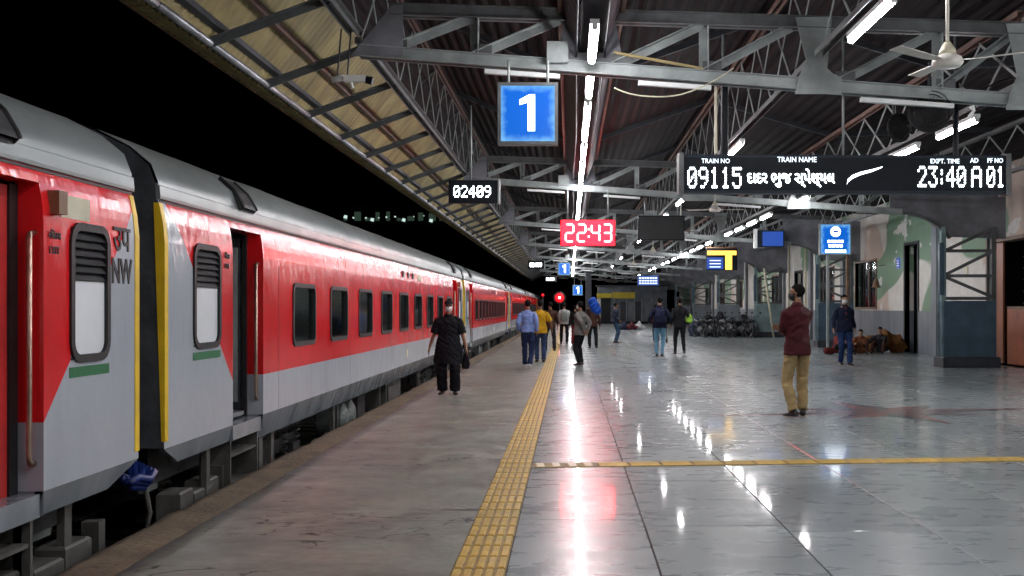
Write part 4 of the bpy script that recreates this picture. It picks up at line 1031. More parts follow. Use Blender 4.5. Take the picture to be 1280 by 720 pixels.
tag(MB().tube([(.55+.105*i, 13.5+.02*math.sin(i), 3.98+.0045*(i-7)**2+ (.25*(i/14))) for i in range(15)], .009, 5).obj('hanging_cable', 'cream_paint', smooth=True), 'thin pale cable sagging below the first truss', 'cable')
tag(MB().beam((.55,13.6,4.66),(1.65,13.6,4.46),.03,.03).obj('bamboo_pole', 'eave_sheet'), 'yellowish pole tied along the first truss right of the lamp row', 'pole')
tag(MB().box(-.016,.016,-.016,.016,0,.9).obj('conduit', 'cream_paint', loc=(1.86,13.95,3.46)), 'cream upright conduit beside the black hanger of the board', 'conduit')
for i, (x, y, l) in enumerate(((-2.2,13.6,.5), (6.0,13.6,.3))):
    pass
tag(MB().tube([(0,0,0),(.03,0,-.06),(-.02,0,-.12),(.01,0,-.17)], [.035,.02,.028,.012], 6).obj('knotted_rag', 'batten_white', smooth=True, loc=(4.95,13.5,3.98)), 'white rag knotted to the chord near the right lamp row', 'rag')
for i, (x0, x1, y, z, sg_) in enumerate(((-2.3,.1,27.55,4.72,.35), (.5,3.0,27.55,4.55,.28), (3.2,5.6,13.85,4.42,.3), (.5,3.1,41.3,4.55,.3), (5.8,9.2,27.6,4.2,.35), (-2.4,.1,13.9,4.8,.22))):
    tag(MB().tube([(x0+(x1-x0)*q/14, y+.03*math.sin(q), z-sg_*4*(q/14)*(1-q/14)+.012*math.sin(q*2.1)) for q in range(15)], .010, 5).obj('slack_cable', 'sign_black', smooth=True),
        ['black slack cable left of the lamp row on the second truss', 'black slack cable right of the lamp row on the second truss', 'black slack cable behind the first truss near the cage fans', 'slack cable on the third truss right of the lamp row', 'slack cable on the second truss towards the wall', 'black slack cable behind the lit number 1 sign'][i], 'cable')
# roof cables bundled along the lamp row
for i, x in enumerate((.1, .44)):
    tag(MB().tube([(x+.02*math.sin(k*1.3+i), 2+k*3, 4.66+.02*math.sin(k*.9+i*2)) for k in range(36)], .014, 5).obj('cable_run', 'sign_black', smooth=True), ['left', 'right'][i]+'-hand black cable running along the central lamp row', 'cable', 'cables along the lamp row')

# ------------------------------------------------------------ red signal lamp, far end
sg = thing('signal_lamp', 'round red signal lamp glowing above the people on the platform', 'signal', (-.9,98,0))
MB().tube([(0,0.1,0),(0,0.1,2.35)], .06, 8).obj('post', 'steel_dark', sg)
MB().tube([(0,.12,2.35),(0,-.02,2.35)], .6, 24).obj('target_disc', 'sign_black', sg)
MB().ell((0,-.06,2.35), (.50,.10,.50), 20, 12).obj('lens', 'signal_red', sg, smooth=True)  # oversize lens, its fading emission stands in for the halo
MB().ell((0,-.16,2.35), (.09,.05,.09), 12, 8).obj('bulb', 'signal_core', sg, smooth=True)
s2 = thing('signal_lamp', 'smaller red lamp added on a post for the red reflection by the last coach', 'signal', (-2.2,90,0))  # added lamp, stands in for a red reflection on the coach side
MB().tube([(0,0.1,0),(0,0.1,2.5)], .05, 8).obj('post', 'steel_dark', s2)
MB().ell((0,0,2.5), (.13,.10,.13), 16, 10).obj('lens', 'signal_red', s2, smooth=True)
# cabin closing the platform
kb = thing('platform_cabin', 'grey cabin with yellow fascia and dark doorways at the far end of the platform', 'building', (5.2,99,0))
MB().box(-2.6,3.6,.15,4,0,3.4).obj('wall', 'kiosk_grey', kb)
MB().box(-2.75,-1.4,-.1,.1,2.35,2.75).box(-1.35,.7,-.1,.1,2.3,2.85).obj('fascia', 'sign_yellow', kb)
MB().box(-2.35,-1.5,.08,.16,.1,2.3).obj('doorway', 'void_dark', kb); MB().box(-2.7,-2.4,.0,.2,0,2.35).obj('side_post', 'cream_paint', kb)
for x in (-.6,.1,.75,1.6,2.5):
    MB().box(x,x+.5,.09,.16,.3 if x != .75 else .05,2.0).obj('door_panel', 'steel_dark' if x == .75 or x == -.6 else 'dado_grey', kb)
for x in (-1.2,-.1,.65,1.3,2.2,3.1): MB().box(x,x+.07,.0,.14,0,2.3).obj('mullion', 'steel_pale', kb)
MB().box(-2.8,3.7,-.3,.1,0,.22).obj('plinth', 'sign_black', kb)
MB().box(-2.8,3.8,-.2,4,3.4,3.5).obj('roof', 'steel_dark', kb)
kc = thing('far_column', 'dark square column left of the far cabin', 'column', (1.6,93,0))
MB().box(-.25,.25,-.25,.25,0,5).obj('shaft', 'steel_dark', kc); MB().box(-.32,.32,-.32,.32,0,.3).obj('base', 'sign_black', kc)
# far overbridge with lamps across the tracks
fb = thing('footbridge', 'dark footbridge with a row of small lamps far beyond the train', 'bridge', (-24,165,0))
MB().box(-18,14,0,3,13.2,13.6).box(-18,14,0,.15,13.6,14.5).obj('deck', 'void_dark', fb); MB().box(-18,14,-.5,3.5,16.6,16.8).obj('bridge_roof', 'void_dark', fb)
for x in (-16,-8,0,8,13): MB().box(x-.3,x+.3,1,1.6,-1.2,16.6).obj('bridge_leg', 'void_dark', fb)
for i in range(16):
    x = -9.5+i*1.25+random.uniform(-.4,.4); s = random.choice([.08,.1,.14,.3]); z_ = 14.9+random.uniform(-.5,.5)
    MB().prism([(x-s,z_-s*.5),(x+s*.7,z_-s),(x+s,z_+s*.6),(x-s*.5,z_+s*.9)], 'y', -.2, -.1).obj('bridge_lamp', 'far_lamp', fb)
for i in range(13): MB().box(-10+i*1.6,-9.1+i*1.6+random.uniform(-.4,.3),-.1,0,14.5,14.8+random.uniform(0,1.1)).obj('bridge_wall_glow', 'far_lit_wall', fb)  # glowing patches stand in for the greenish lamp-lit bridge wall
for i, (x, y, z1) in enumerate(((-58,230,9), (-38,240,7), (-80,220,12))):
    hb = thing('far_building', ['dim distant building beyond the tracks, behind the train', 'low dim distant building right of the footbridge leg', 'taller unlit building far left beyond the tracks'][i], 'building', (x,y,-1.2))
    MB().box(-9,9,0,8,0,z1).obj('wall', 'void_dark', hb); MB().box(-9.3,9.3,-.3,8.3,z1,z1+.3).obj('roof', 'steel_dark', hb)
# ------------------------------------------------------------ people
def cloth(name, col, rough=.8, var=.2):
    if name not in MATS: pm(name, col, rough, 0, var, 6, .3, 45, bdist=.006, spec=.15)
    return name
pm('skin', (.26,.13,.075), .5, 0, .12, 6, .1, 60); pm('hair_black', (.006,.0055,.005), .8, 0, .2, 20, .5, 60, spec=.12)
pm('shoe_black', (.015,.014,.015), .35, 0, .2, 6); pm('shoe_white', (.6,.6,.6), .5, 0, .1, 6); pm('sole_pale', (.55,.42,.40), .5, 0, .1, 6)
pm('mask_white', (.72,.74,.74), .7, 0, .08, 8, .2, 50); pm('mask_black', (.02,.02,.022), .7, 0, .1, 8); pm('eye_white', (.7,.68,.65), .2, 0, .05, 3); pm('lip', (.24,.09,.07), .5, 0, .1, 8)
def voxel(mb, name, mat, parent, vox, amp=0, fr=9, smooth_it=2, M=None, s=1.):
    """weld overlapping lofts into one continuous skin, relax it, add folds"""
    me = bpy.data.meshes.new(name); me.from_pydata([tuple(v) for v in mb.v], [], mb.f)
    bm = bmesh.new(); bm.from_mesh(me); bmesh.ops.recalc_face_normals(bm, faces=bm.faces); bm.to_mesh(me); bm.free()
    o = bpy.data.objects.new(name, me)
    r = o.modifiers.new('r', 'REMESH'); r.mode = 'VOXEL'; r.voxel_size = vox; r.use_smooth_shade = True
    if smooth_it: q = o.modifiers.new('s', 'SMOOTH'); q.iterations = smooth_it; q.factor = .5
    m2 = bake(o); bpy.data.meshes.remove(me)
    if amp:
        sd = random.uniform(0, 50); nr = [Vector(v.vector) for v in m2.vertex_normals]; out = []
        for v, vn in zip(m2.vertices, nr):
            p = v.co; a = .55-1.9*abs(noise.noise(Vector((p.x*fr*.8+sd, p.y*fr*.8, p.z*fr*1.15+p.x*fr*.7))))+.5*noise.noise(Vector((p.x*fr*2.3, p.y*fr*2.3+sd, p.z*fr*2)))
            out += list(p+vn*a*amp)
        m2.vertices.foreach_set('co', out)
    if s != 1.: m2.transform(Matrix.Scale(s, 4))
    m2.materials.clear(); m2.materials.append(MATS[mat]); m2.name = name
    m2.polygons.foreach_set('use_smooth', [True]*len(m2.polygons))
    o = link_mesh(name, m2, parent); return o
def ik(a, c, l1, l2, pole):
    a = Vector(a); c = Vector(c); d = c-a; L = min(d.length, (l1+l2)*.999); t = d.normalized()
    x = (l1*l1-l2*l2+L*L)/(2*L); h = math.sqrt(max(0, l1*l1-x*x)); p = Vector(pole); p = (p-t*p.dot(t)).normalized()
    return a+t*x+p*h, a+t*L
def hand(m, wrist, d, palm_in, curl=.5, big=1.):
    """palm, four fingers of unequal length with two bends, thumb from the side of the palm"""
    d = Vector(d).normalized(); n = Vector(palm_in); n = (n-d*n.dot(d)).normalized(); s_ = d.cross(n).normalized(); w_ = Vector(wrist)
    m.loft([(w_-d*.02,.024,.018),(w_+d*.015,.030,.016),(w_+d*.05,.041,.015),(w_+d*.088,.040,.013),(w_+d*.095,.036,.011)], 12, s_)
    for i, (o_, L) in enumerate(((-.030,.066),(-.0105,.078),(.0105,.073),(.030,.058))):
        b = w_+d*.085+s_*o_; d1 = (d+n*.35*curl).normalized(); d2 = (d+n*1.1*curl).normalized(); d3 = (d+n*2.2*curl).normalized()
        p1 = b+d1*L*.45; p2 = p1+d2*L*.3; p3 = p2+d3*L*.28; r_ = .0088*big
        m.loft([(b,r_*1.05,r_),(p1,r_,r_),(p2,r_*.93,r_*.93),(p3,r_*.75,r_*.75)], 8, s_)
    b = w_+d*.022-s_*.026; t1 = (d*.7-s_*.75+n*.35).normalized(); t2 = (d*.95-s_*.25+n*.45).normalized()
    m.loft([(b,.0125,.012),(b+t1*.034,.011,.011),(b+t1*.034+t2*.032,.0085,.0085)], 8, n)
def person(label, x, y, h, face, top, low, shoes='shoe_black', feet=((.09,0),(-.09,0)), toes=(0,0), lift=(0,0), hands=None, sleeve='long', hem=.86, fine=.013, lean=0., headyaw=0., headpitch=0.,
           mask=None, cap=None, glasses=False, wide=1.0, pants='straight', jacket_open=None, seat=None, z=0., collar=True, hair=True, bulk=1., palms=None, group=None, curl=.5, elbowpole=None, skirt=0, knees=None, bare=False):
    t = thing('person', label, 'person', (x,y,z), R(face), group)
    s = h/1.75
    ph = Vector((0,0,.92)) if seat is None else Vector(seat)
    # spine leaning forwards (-y)
    def SP(q, off=0.): return ph+Vector((0, -math.sin(lean)*q+off, math.cos(lean)*q))
    sh = SP(.52)
    hip = [ph+Vector((e*.088,0,-.02)) for e in (1,-1)]
    ank = [Vector((feet[i][0], feet[i][1], .085+lift[i])) for i in (0,1)]
    kn = []
    for i in (0,1):
        tx = Vector((math.sin(R(toes[i])), -math.cos(R(toes[i])), 0))
        k_, e_ = ik(hip[i], ank[i], .425, .425, knees[i] if knees else tx+Vector((.0,0,.0))); kn.append(k_); ank[i] = e_ if (Vector(ank[i])-hip[i]).length > .85 else ank[i]
    if hands is None: hands = ((.27,-.02,.86),(-.27,-.02,.86))
    shd = [sh+Vector((e*.178,0,-.045)) for e in (1,-1)]; el = []; wr = []
    for i in (0,1):
        pole = (elbowpole[i] if elbowpole else (.25*(1-2*i), .9, -.1))
        e_, w__ = ik(shd[i], hands[i], .285, .255, pole); el.append(e_); wr.append(w__)
    # --- body, one continuous skin
    b = MB()
    b.loft([(SP(-.06),.13*bulk,.085*bulk),(SP(.08),.13*bulk,.085*bulk),(SP(.2),.115*bulk,.08*bulk),(SP(.36),.14,.09),(SP(.48),.145,.085),(SP(.54),.10,.07),(SP(.58),.056,.058),(SP(.66),.05,.053)], 18)
    for i in (0,1):
        b.loft([(shd[i]+(sh-shd[i])*.35,.05,.05),(shd[i],.052,.052),(shd[i].lerp(el[i],.5),.043,.045),(el[i],.037,.037),(el[i].lerp(wr[i],.35),.037,.035),(wr[i],.024,.020)], 12)
        fd = (wr[i]-el[i]).normalized(); pi_ = palms[i] if palms else (-(1-2*i),0,0)
        if palms is None and fd.z < -.5: fd = (fd+Vector((0,-.12,-.3))).normalized()
        hand(b, wr[i], fd, pi_, curl, 1.0 if fine < .01 else 1.25)
        tx = Vector((math.sin(R(toes[i])), -math.cos(R(toes[i])), 0))
        b.loft([(hip[i]+Vector((0,0,.04)),.08,.085),(hip[i].lerp(kn[i],.3),.072,.076),(hip[i].lerp(kn[i],.75),.054,.058),(kn[i],.05,.052),(kn[i].lerp(ank[i],.3),.046,.052),(kn[i].lerp(ank[i],.75),.034,.036),(ank[i],.033,.037)], 14)
        f0 = ank[i]+Vector((0,0,-.05))
        b.loft([(f0-tx*.055,.028,.024),(f0,.034,.034),(f0+tx*.07+Vector((0,0,-.008)),.038,.024),(f0+tx*.14+Vector((0,0,-.018)),.038,.014),(f0+tx*.175+Vector((0,0,-.02)),.024,.009)], 12, Vector((0,0,1)).cross(tx))
    hc = SP(.745, -.012)
    HM = Matrix.Translation(SP(.60)) @ Matrix.Rotation(R(headyaw), 4, 'Z') @ Matrix.Rotation(headpitch+lean*.3, 4, 'X') @ Matrix.Translation(-SP(.60))
    def E(c, r_, m=b, **k): m.ell(hc+Vector(c), r_, 16, 12, M=HM, **k)
    def face_fn(p):
        return p
    E((0,.012,.018), (.073,.090,.083)); E((0,-.030,-.040), (.058,.062,.062)); E((0,-.048,-.082), (.032,.034,.024)); E((0,-.062,.022), (.058,.030,.020))
    E((.030,-.066,-.028), (.024,.022,.024)); E((-.030,-.066,-.028), (.024,.022,.024))
    nose = [hc+Vector(q) for q in ((0,-.086,.012),(0,-.097,-.008),(0,-.108,-.028),(0,-.092,-.036))]
    b.loft([(HM @ nose[0],.009,.009),(HM @ nose[1],.011,.011),(HM @ nose[2],.016,.012),(HM @ nose[3],.012,.007)], 8)
    for e in (1,-1): E((e*.074,.012,-.012), (.010,.018,.030))
    voxel(b, 'body', 'skin', t, fine, 0, 9, 1, s=s)
    if abs(((face+headyaw+180) % 360)-180) < 120:
        for e in (1,-1):
            q = MB(); q.ell(hc+Vector((e*.029,-.083,.004)), (.013,.009,.008), 10, 6, M=HM); o = q.obj('eye', 'eye_white', t, True); o.data.transform(Matrix.Scale(s,4))
            q = MB(); q.ell(hc+Vector((e*.029,-.0895,.004)), (.0055,.004,.0055), 8, 6, M=HM); o = q.obj('iris', 'hair_black', t, True); o.data.transform(Matrix.Scale(s,4))
            q = MB(); q.ell(hc+Vector((e*.031,-.090,.024)), (.019,.005,.0035), 8, 4, M=HM); o = q.obj('eyebrow', 'hair_black', t, True); o.data.transform(Matrix.Scale(s,4))
        if not mask:
            q = MB(); q.ell(hc+Vector((0,-.090,-.056)), (.022,.007,.007), 10, 6, M=HM); o = q.obj('mouth', 'lip', t, True); o.data.transform(Matrix.Scale(s,4))
    # --- hair / cap / mask / glasses
    if hair:
        q = MB()
        def hf(p, c=hc):
            d = p-c
            line = .048 if d.y < -.02 else (.048-(d.y+.02)*2.6)
            line = max(line, -.062)
            if d.z < line:
                k = .80; return c+Vector((0,.012,.018))+(p-c-Vector((0,.012,.018)))*k
            nn = noise.noise(p*38)*.005
            return p+(p-c).normalized()*nn
        q.ell(hc+Vector((0,.018,.024)), (.082,.098,.092), 36, 24, fn=hf, M=HM)
        o = q.obj('hair', 'hair_black', t, True); o.data.transform(Matrix.Scale(s,4))
    if cap:
        q = MB()
        def cf(p, c=hc):
            d = p-c
            return p if d.z > .035 else Vector((c.x+d.x*.97, c.y+d.y*.97, c.z+.035+(d.z-.035)*.12))
        q.ell(hc+Vector((0,.010,.034)), (.087,.103,.083), 24, 16, fn=cf, M=HM)
        q.loft([(HM @ (hc+Vector((0,-.07,.046))),.066,.008),(HM @ (hc+Vector((0,-.12,.044))),.06,.006),(HM @ (hc+Vector((0,-.158,.036))),.035,.004)], 14)
        o = q.obj('cap', cap, t, True); o.data.transform(Matrix.Scale(s,4))
    if mask:
        q = MB()
        def mf_(p, c=hc):
            d = p-c
            if d.y > -.01 or d.z > -.012: return c+Vector((0,-.02,-.045))+(p-c-Vector((0,-.02,-.045)))*.72
            return p
        q.ell(hc+Vector((0,-.036,-.05)), (.071,.078,.066), 24, 16, fn=mf_, M=HM)
        for e in (1,-1): q.tube([HM @ (hc+Vector((e*.058,-.06,-.03))), HM @ (hc+Vector((e*.074,-.02,-.018))), HM @ (hc+Vector((e*.082,.012,-.0)))], .0025, 5)
        o = q.obj('face_mask', mask, t, True); o.data.transform(Matrix.Scale(s,4))
    if glasses:
        q = MB()
        for e in (1,-1):
            q.ell(hc+Vector((e*.031,-.092,.006)), (.025,.006,.019), 12, 8, M=HM); q.tube([HM @ (hc+Vector((e*.054,-.088,.012))), HM @ (hc+Vector((e*.08,0,.005)))], .003, 5)
        o = q.obj('sunglasses', 'shoe_black', t, True); o.data.transform(Matrix.Scale(s,4))
    # --- trousers
    m = MB(); rk, ra = {'straight':(.072,.064), 'slim':(.062,.048), 'wide':(.098,.098)}[pants]
    m.loft([(SP(-.07),.145*bulk,.112*bulk),(SP(.0),.148*bulk,.112*bulk),(SP(.06),.142*bulk,.105*bulk),(SP(.09),.125*bulk,.09*bulk)], 22)
    for i in (0,1):
        en = ank[i]+Vector((0,0,-.01 if seat is None else .0))
        m.loft([(hip[i]+Vector((0,0,.05)),.085,.10),(hip[i].lerp(kn[i],.12),.093,.103),(hip[i].lerp(kn[i],.5),.082,.088),(kn[i].lerp(hip[i],.08),rk*1.03,rk*1.06),(kn[i].lerp(ank[i],.15),rk,rk*1.05),(kn[i].lerp(ank[i],.6),(rk+ra)/2,(rk+ra)/2*1.05),(kn[i].lerp(en,.97),ra,ra*1.1)], 18)
    voxel(m, 'trousers', low, t, max(.011, fine*1.2), .013, 9, 1, s=s)
    # --- shirt / jacket
    m = MB(); k = bulk*wide; hq = hem-.92 if seat is None else -.03
    m.loft([(SP(hq),.194*k+skirt,.158*k+skirt*.7),(SP((hq+.2)/2),.184*k+skirt*.5,.148*k+skirt*.3),(SP(.2),.156*k,.118*k),(SP(.32),.168*k,.122*k),(SP(.44),.180*k,.122*k),(SP(.495),.160,.105),(SP(.535),.105,.082),(SP(.565),.074,.074),(SP(.585 if collar else .57),.064,.068)], 26)
    for i in (0,1):
        if sleeve == 'long':
            m.loft([(shd[i]+(sh-shd[i])*.62,.045,.055),(shd[i]+(sh-shd[i])*.3,.058,.066),(shd[i]+Vector((0,0,-.012)),.066*k,.068*k),(shd[i].lerp(el[i],.2),.066*k,.068*k),(shd[i].lerp(el[i],.5),.062*k,.064*k),(el[i].lerp(shd[i],.08),.055*k,.057*k),(el[i].lerp(wr[i],.2),.053*k,.052*k),(el[i].lerp(wr[i],.93),.040*k,.038*k)], 16)
        else:
            m.loft([(shd[i]+(sh-shd[i])*.62,.045,.055),(shd[i]+(sh-shd[i])*.3,.058,.066),(shd[i]+Vector((0,0,-.012)),.068*k,.070*k),(shd[i].lerp(el[i],.5),.068*k,.070*k),(shd[i].lerp(el[i],.92),.068*k,.07*k)], 16)
    if not bare: voxel(m, 'jacket' if sleeve == 'long' else 'shirt', top, t, max(.011, fine*1.2), .013, 9, 1, s=s)
    if fine < .01 or h > 1.7:
        q = MB(); N = 20; vs = []
        for j, (rr_, zz) in enumerate(((.078,.555),(.070,.585),(.066,.612),(.074,.600),(.088,.572))):
            c0 = SP(zz, -.004)
            for i in range(N):
                a = 2*math.pi*i/N; vs.append(c0+Vector((rr_*math.cos(a), rr_*1.02*math.sin(a), (-.02 if math.sin(a) < -.7 else 0))))
        q.add(vs, [(j*N+i, j*N+(i+1) % N, (j+1)*N+(i+1) % N, (j+1)*N+i) for j in range(4) for i in range(N)])
        o = q.obj('collar', top, t, True); o.data.transform(Matrix.Scale(s,4))
    if jacket_open:
        q = MB().loft([(SP(-.02,-.075*1),.075,.068),(SP(.2,-.062),.07,.068),(SP(.4,-.065),.075,.068),(SP(.52,-.05),.05,.06),(SP(.56,-.03),.03,.04)], 16)
        voxel(q, 'shirt_front', jacket_open, t, max(.012, fine*1.3), .005, 8, 2, s=s)
    # --- shoes
    for i in (0,1):
        tx = Vector((math.sin(R(toes[i])), -math.cos(R(toes[i])), 0)); f0 = Vector((ank[i].x, ank[i].y, ank[i].z-.045)); U = Vector((0,0,1))
        q = MB(); la = U.cross(tx)
        q.loft([(f0-tx*.075+U*.005,.032,.040),(f0-tx*.03+U*.01,.042,.050),(f0+tx*.05+U*-.002,.046,.038),(f0+tx*.12-U*.012,.050,.026),(f0+tx*.17-U*.016,.040,.020),(f0+tx*.195-U*.02,.022,.014)], 14, la)
        o = q.obj('shoe', shoes, t, True); o.data.transform(Matrix.Scale(s,4))
        q = MB().loft([(f0-tx*.08-U*.034,.034,.007),(f0-U*.034,.040,.008),(f0+tx*.12-U*.034,.052,.008),(f0+tx*.19-U*.034,.030,.006)], 12, la)
        o2 = q.obj('sole', 'sole_pale' if shoes != 'shoe_white' else 'shoe_white', o, True); o2.data.transform(Matrix.Scale(s,4))
    return t, s, dict(SP=SP, wr=wr, el=el, sh=sh, hc=hc, ph=ph)
def backpack(t, s, J, mat, w_=.15, h_=.22):
    SP = J['SP']; q = MB()
    q.loft([(SP(.10,.19),w_*.8,.05),(SP(.13,.20),w_,.085),(SP(.30,.21),w_,.095),(SP(.44,.19),w_*.9,.075),(SP(.50,.16),w_*.55,.04)], 20)
    voxel(q, 'backpack', mat, t, .014, .006, 7, 2, s=s)
    for e in (1,-1):
        o = MB().tube([SP(.47,.15)+Vector((e*.09,0,0)), SP(.545,.03)+Vector((e*.105,0,.005)), SP(.46,-.125)+Vector((e*.115,0,0)), SP(.28,-.135)+Vector((e*.14,0,0)), SP(.17,.0)+Vector((e*.185,0,0)), SP(.15,.14)+Vector((e*.12,0,0))], .018, 6).obj('backpack_strap', mat, t, True)
        o.data.transform(Matrix.Scale(s,4))

C = cloth
# man in black walking towards the camera beside the train
t, s, J = person('man in long black tunic, wide trousers, white mask and cap walking beside the train', -2.08*1.0, 18.85, 1.60, 4, C('black_cotton',(.009,.009,.013)), C('black_cotton',(.009,.009,.013)), 'shoe_black',
    feet=((.12,-.05),(-.115,.05)), toes=(12,-14), hands=((.34,-.08,.86),(-.36,.0,.88)), sleeve='short', hem=.58, fine=.0085, mask='mask_white', cap=C('cap_dark',(.015,.013,.015)), glasses=True, hair=False, wide=1.14, pants='wide', skirt=.045, bulk=1.12)
q = MB(); wv = J['wr'][0]
q.loft([(wv+Vector((-.01,.03,-.40)),.075,.03),(wv+Vector((-.01,.03,-.32)),.08,.04),(wv+Vector((-.01,.01,-.16)),.045,.03),(wv+Vector((.0,-.02,-.09)),.02,.015)], 14)
bg_ = voxel(q, 'carry_bag', 'black_cotton', None, .013, .012, 8, 1, s=s); bg_.location = t.location; bg_.rotation_euler = t.rotation_euler
tag(bg_, 'soft black bag hanging from the hand of the man in black', 'bag')
# man in maroon jacket and khaki trousers seen from behind
person('man in maroon jacket and khaki trousers standing with his back to us, black mask', 3.12, 15.0, 1.79, -158, C('maroon_satin',(.065,.011,.015),.6,.3), C('khaki_twill',(.36,.265,.13),.8), 'shoe_black',
    feet=((.085,.03),(-.10,-.03)), toes=(8,-30), hands=((-.06,-.20,1.14),(.08,-.22,1.18)), elbowpole=((.9,.25,-.5),(-.9,.25,-.5)), palms=((0,1,0),(0,1,0)), hem=.83, fine=.0085, headyaw=40, mask='mask_black', wide=1.0, pants='straight', bulk=1.0)
# walker in blue jeans and open dark jacket
person('masked man in open navy jacket and blue jeans walking towards us by the wall', 7.05, 28.15, 1.80, 8, C('navy_cloth',(.012,.016,.04)), C('denim_blue',(.018,.04,.12)), 'shoe_black',
    feet=((.07,-.20),(-.05,.10)), toes=(5,-8), lift=(0,.02), hands=((.32,.10,.92),(-.33,-.14,.92)), hem=.84, fine=.0095, mask='mask_white', jacket_open=C('check_brown',(.13,.045,.035)), wide=1.1, headpitch=.1, pants='straight')
# pair walking away beside the train
person('man in light blue shirt and navy jeans walking away beside the train', -1.03, 27.0, 1.66, 176, C('sky_shirt',(.22,.32,.66),.8), C('denim_navy',(.022,.035,.10)), 'shoe_white',
    feet=((.10,-.22),(-.07,.14)), toes=(5,-5), lift=(0,.03), hands=((.25,-.10,.98),(-.24,.02,.95)), hem=.93, wide=1.02)
person('man in yellow shirt and blue jeans walking just ahead of the light blue shirt', -.80, 29.8, 1.66, 186, C('yellow_shirt',(.62,.36,.02),.8), C('denim_mid',(.04,.07,.16)), 'shoe_black',
    feet=((.08,-.12),(-.09,.10)), toes=(5,-10), hands=((.30,.02,.92),(-.34,-.06,.95)), hem=.84, sleeve='short', wide=1.08)
person('man in dark brown top and black trousers beyond the yellow shirt', -.86+.2, 37.5, 1.66, 200, C('dark_brown_cloth',(.05,.022,.016)), C('charcoal_cloth',(.02,.02,.025)),
    feet=((.16,-.06),(-.12,.10)), toes=(10,-30), hands=((.25,-.12,1.0),(-.27,.02,.9)), hem=.84)
t, s, J = person('person in white shirt with pale grey backpack on the yellow strip far off', -.22, 44.7, 1.66, 182, C('white_shirt',(.55,.56,.55)), C('black_cloth',(.014,.014,.017)), feet=((.13,-.08),(-.12,.05)), toes=(5,-12), hem=.86)
backpack(t, s, J, C('pale_pack',(.30,.34,.32)))
person('person in red skirt and black top partly hidden by the grey jacket man', .22, 43.0, 1.55, 170, C('black_cloth',(.014,.014,.017)), C('red_cloth',(.22,.02,.03)), pants='wide', hem=.9)
person('man in grey jacket and black trousers standing with hands behind him', .27, 28.3, 1.63, -128, C('grey_jacket',(.17,.16,.155)), C('black_cloth',(.014,.014,.017)),
    feet=((.07,.02),(-.08,-.02)), toes=(0,-15), hands=((.10,.20,.98),(-.08,.21,.96)), elbowpole=((.6,.9,0),(-.6,.9,0)), hem=.84, headyaw=-10, wide=1.12, mask='mask_white')
MBq = MB().loft([((-.0,.0,.90-.06),.172,.136),((0,0,.90),.168,.13)], 20)
t, s, J = person('porter in dark clothes carrying a blue sack on his shoulder', .85, 40.0, 1.60, 185, C('dark_brown_cloth',(.05,.022,.016)), C('black_cloth',(.014,.014,.017)),
    feet=((.13,-.05),(-.13,.08)), toes=(10,-15), hands=((.16,-.08,1.62),(-.27,0,.9)), hem=.86, lean=.06)
q = MB().loft([(Vector((-.20,.0,1.36)),.13,.09),(Vector((-.16,.02,1.42)),.19,.14),(Vector((-.08,.04,1.66)),.20,.17),(Vector((.06,.04,1.92)),.18,.14),(Vector((.10,.04,1.98)),.12,.08)], 12)
sk = voxel(q, 'blue_sack', C('sack_blue',(.012,.07,.42),.5), None, .016, .035, 5, 2, s=s); sk.location = t.location+Vector((0,.05,0)); sk.rotation_euler = t.rotation_euler; tag(sk, 'bright blue sack carried on the shoulder of the porter', 'sack')
person('slim person in dark top and blue jeans standing in front of the far cabin', 1.93, 45.7, 1.66, 100, C('slate_cloth',(.03,.04,.07)), C('denim_teal',(.05,.10,.17)), pants='slim', feet=((.11,.02),(-.10,.0)), toes=(10,-20), hem=.88, hands=((.22,-.12,1.0),(-.22,-.1,1.0)))
t, s, J = person('man in navy jacket with backpack and pale blue jeans walking away in mid platform', 2.72, 33.1, 1.78, 180, C('navy_deep',(.010,.013,.035)), C('denim_pale',(.16,.34,.48)), 'shoe_black', pants='slim', feet=((.08,-.04),(-.065,.04)), toes=(6,-14), hands=((.30,-.06,1.02),(-.30,-.06,1.02)), hem=.86, wide=1.12)
backpack(t, s, J, C('navy_pack',(.016,.02,.05)), .16)
t, s, J = person('man in black carrying a lime green bag at his side walking away', 3.50, 34.8, 1.78, 184, C('black_cloth',(.014,.014,.017)), C('black_cloth',(.014,.014,.017)), pants='slim', feet=((-.02,.06),(.06,-.02)) if False else ((.13,-.10),(-.12,.12)), toes=(4,-4), lift=(0,.03), hands=((.30,0,.92),(-.29,-.05,.95)), hem=.84)
q = MB().loft([((-.28,.0,.98),.06,.12),((-.29,.0,1.02),.10,.17),((-.29,.0,1.16),.10,.17),((-.28,.0,1.27),.05,.10)], 16, (1,0,0))
gb = voxel(q, 'shoulder_bag', C('lime_bag',(.30,.55,.06),.6), None, .015, .012, 6, 2, s=s); gb.location = t.location; gb.rotation_euler = t.rotation_euler; tag(gb, 'lime green shoulder bag on the right of the man in black walking away', 'bag')
person('person in dull red top pushing a trolley beyond the backpacker', 3.72, 47.0, 1.6, 190, C('dull_red',(.11,.025,.03)), C('black_cloth',(.014,.014,.017)), hands=((.2,-.25,1.0),(-.2,-.25,1.0)), hem=.88, lean=.12)
tl = thing('hand_trolley', 'small black hand trolley pushed beyond the backpacker', 'trolley', (3.85,46.2,0))
for x in (-.24,.24): MB().tube([(x,.3,1.0),(x,.05,.14),(x,-.5,.14)], .02, 6).obj('rail', 'steel_dark', tl); MB().tube([(x-.03,0,.1),(x+.03,0,.1)], .1, 12).obj('wheel', 'black_rubber', tl)
MB().box(-.24,.24,-.5,.0,.13,.16).obj('deck', 'steel_dark', tl)
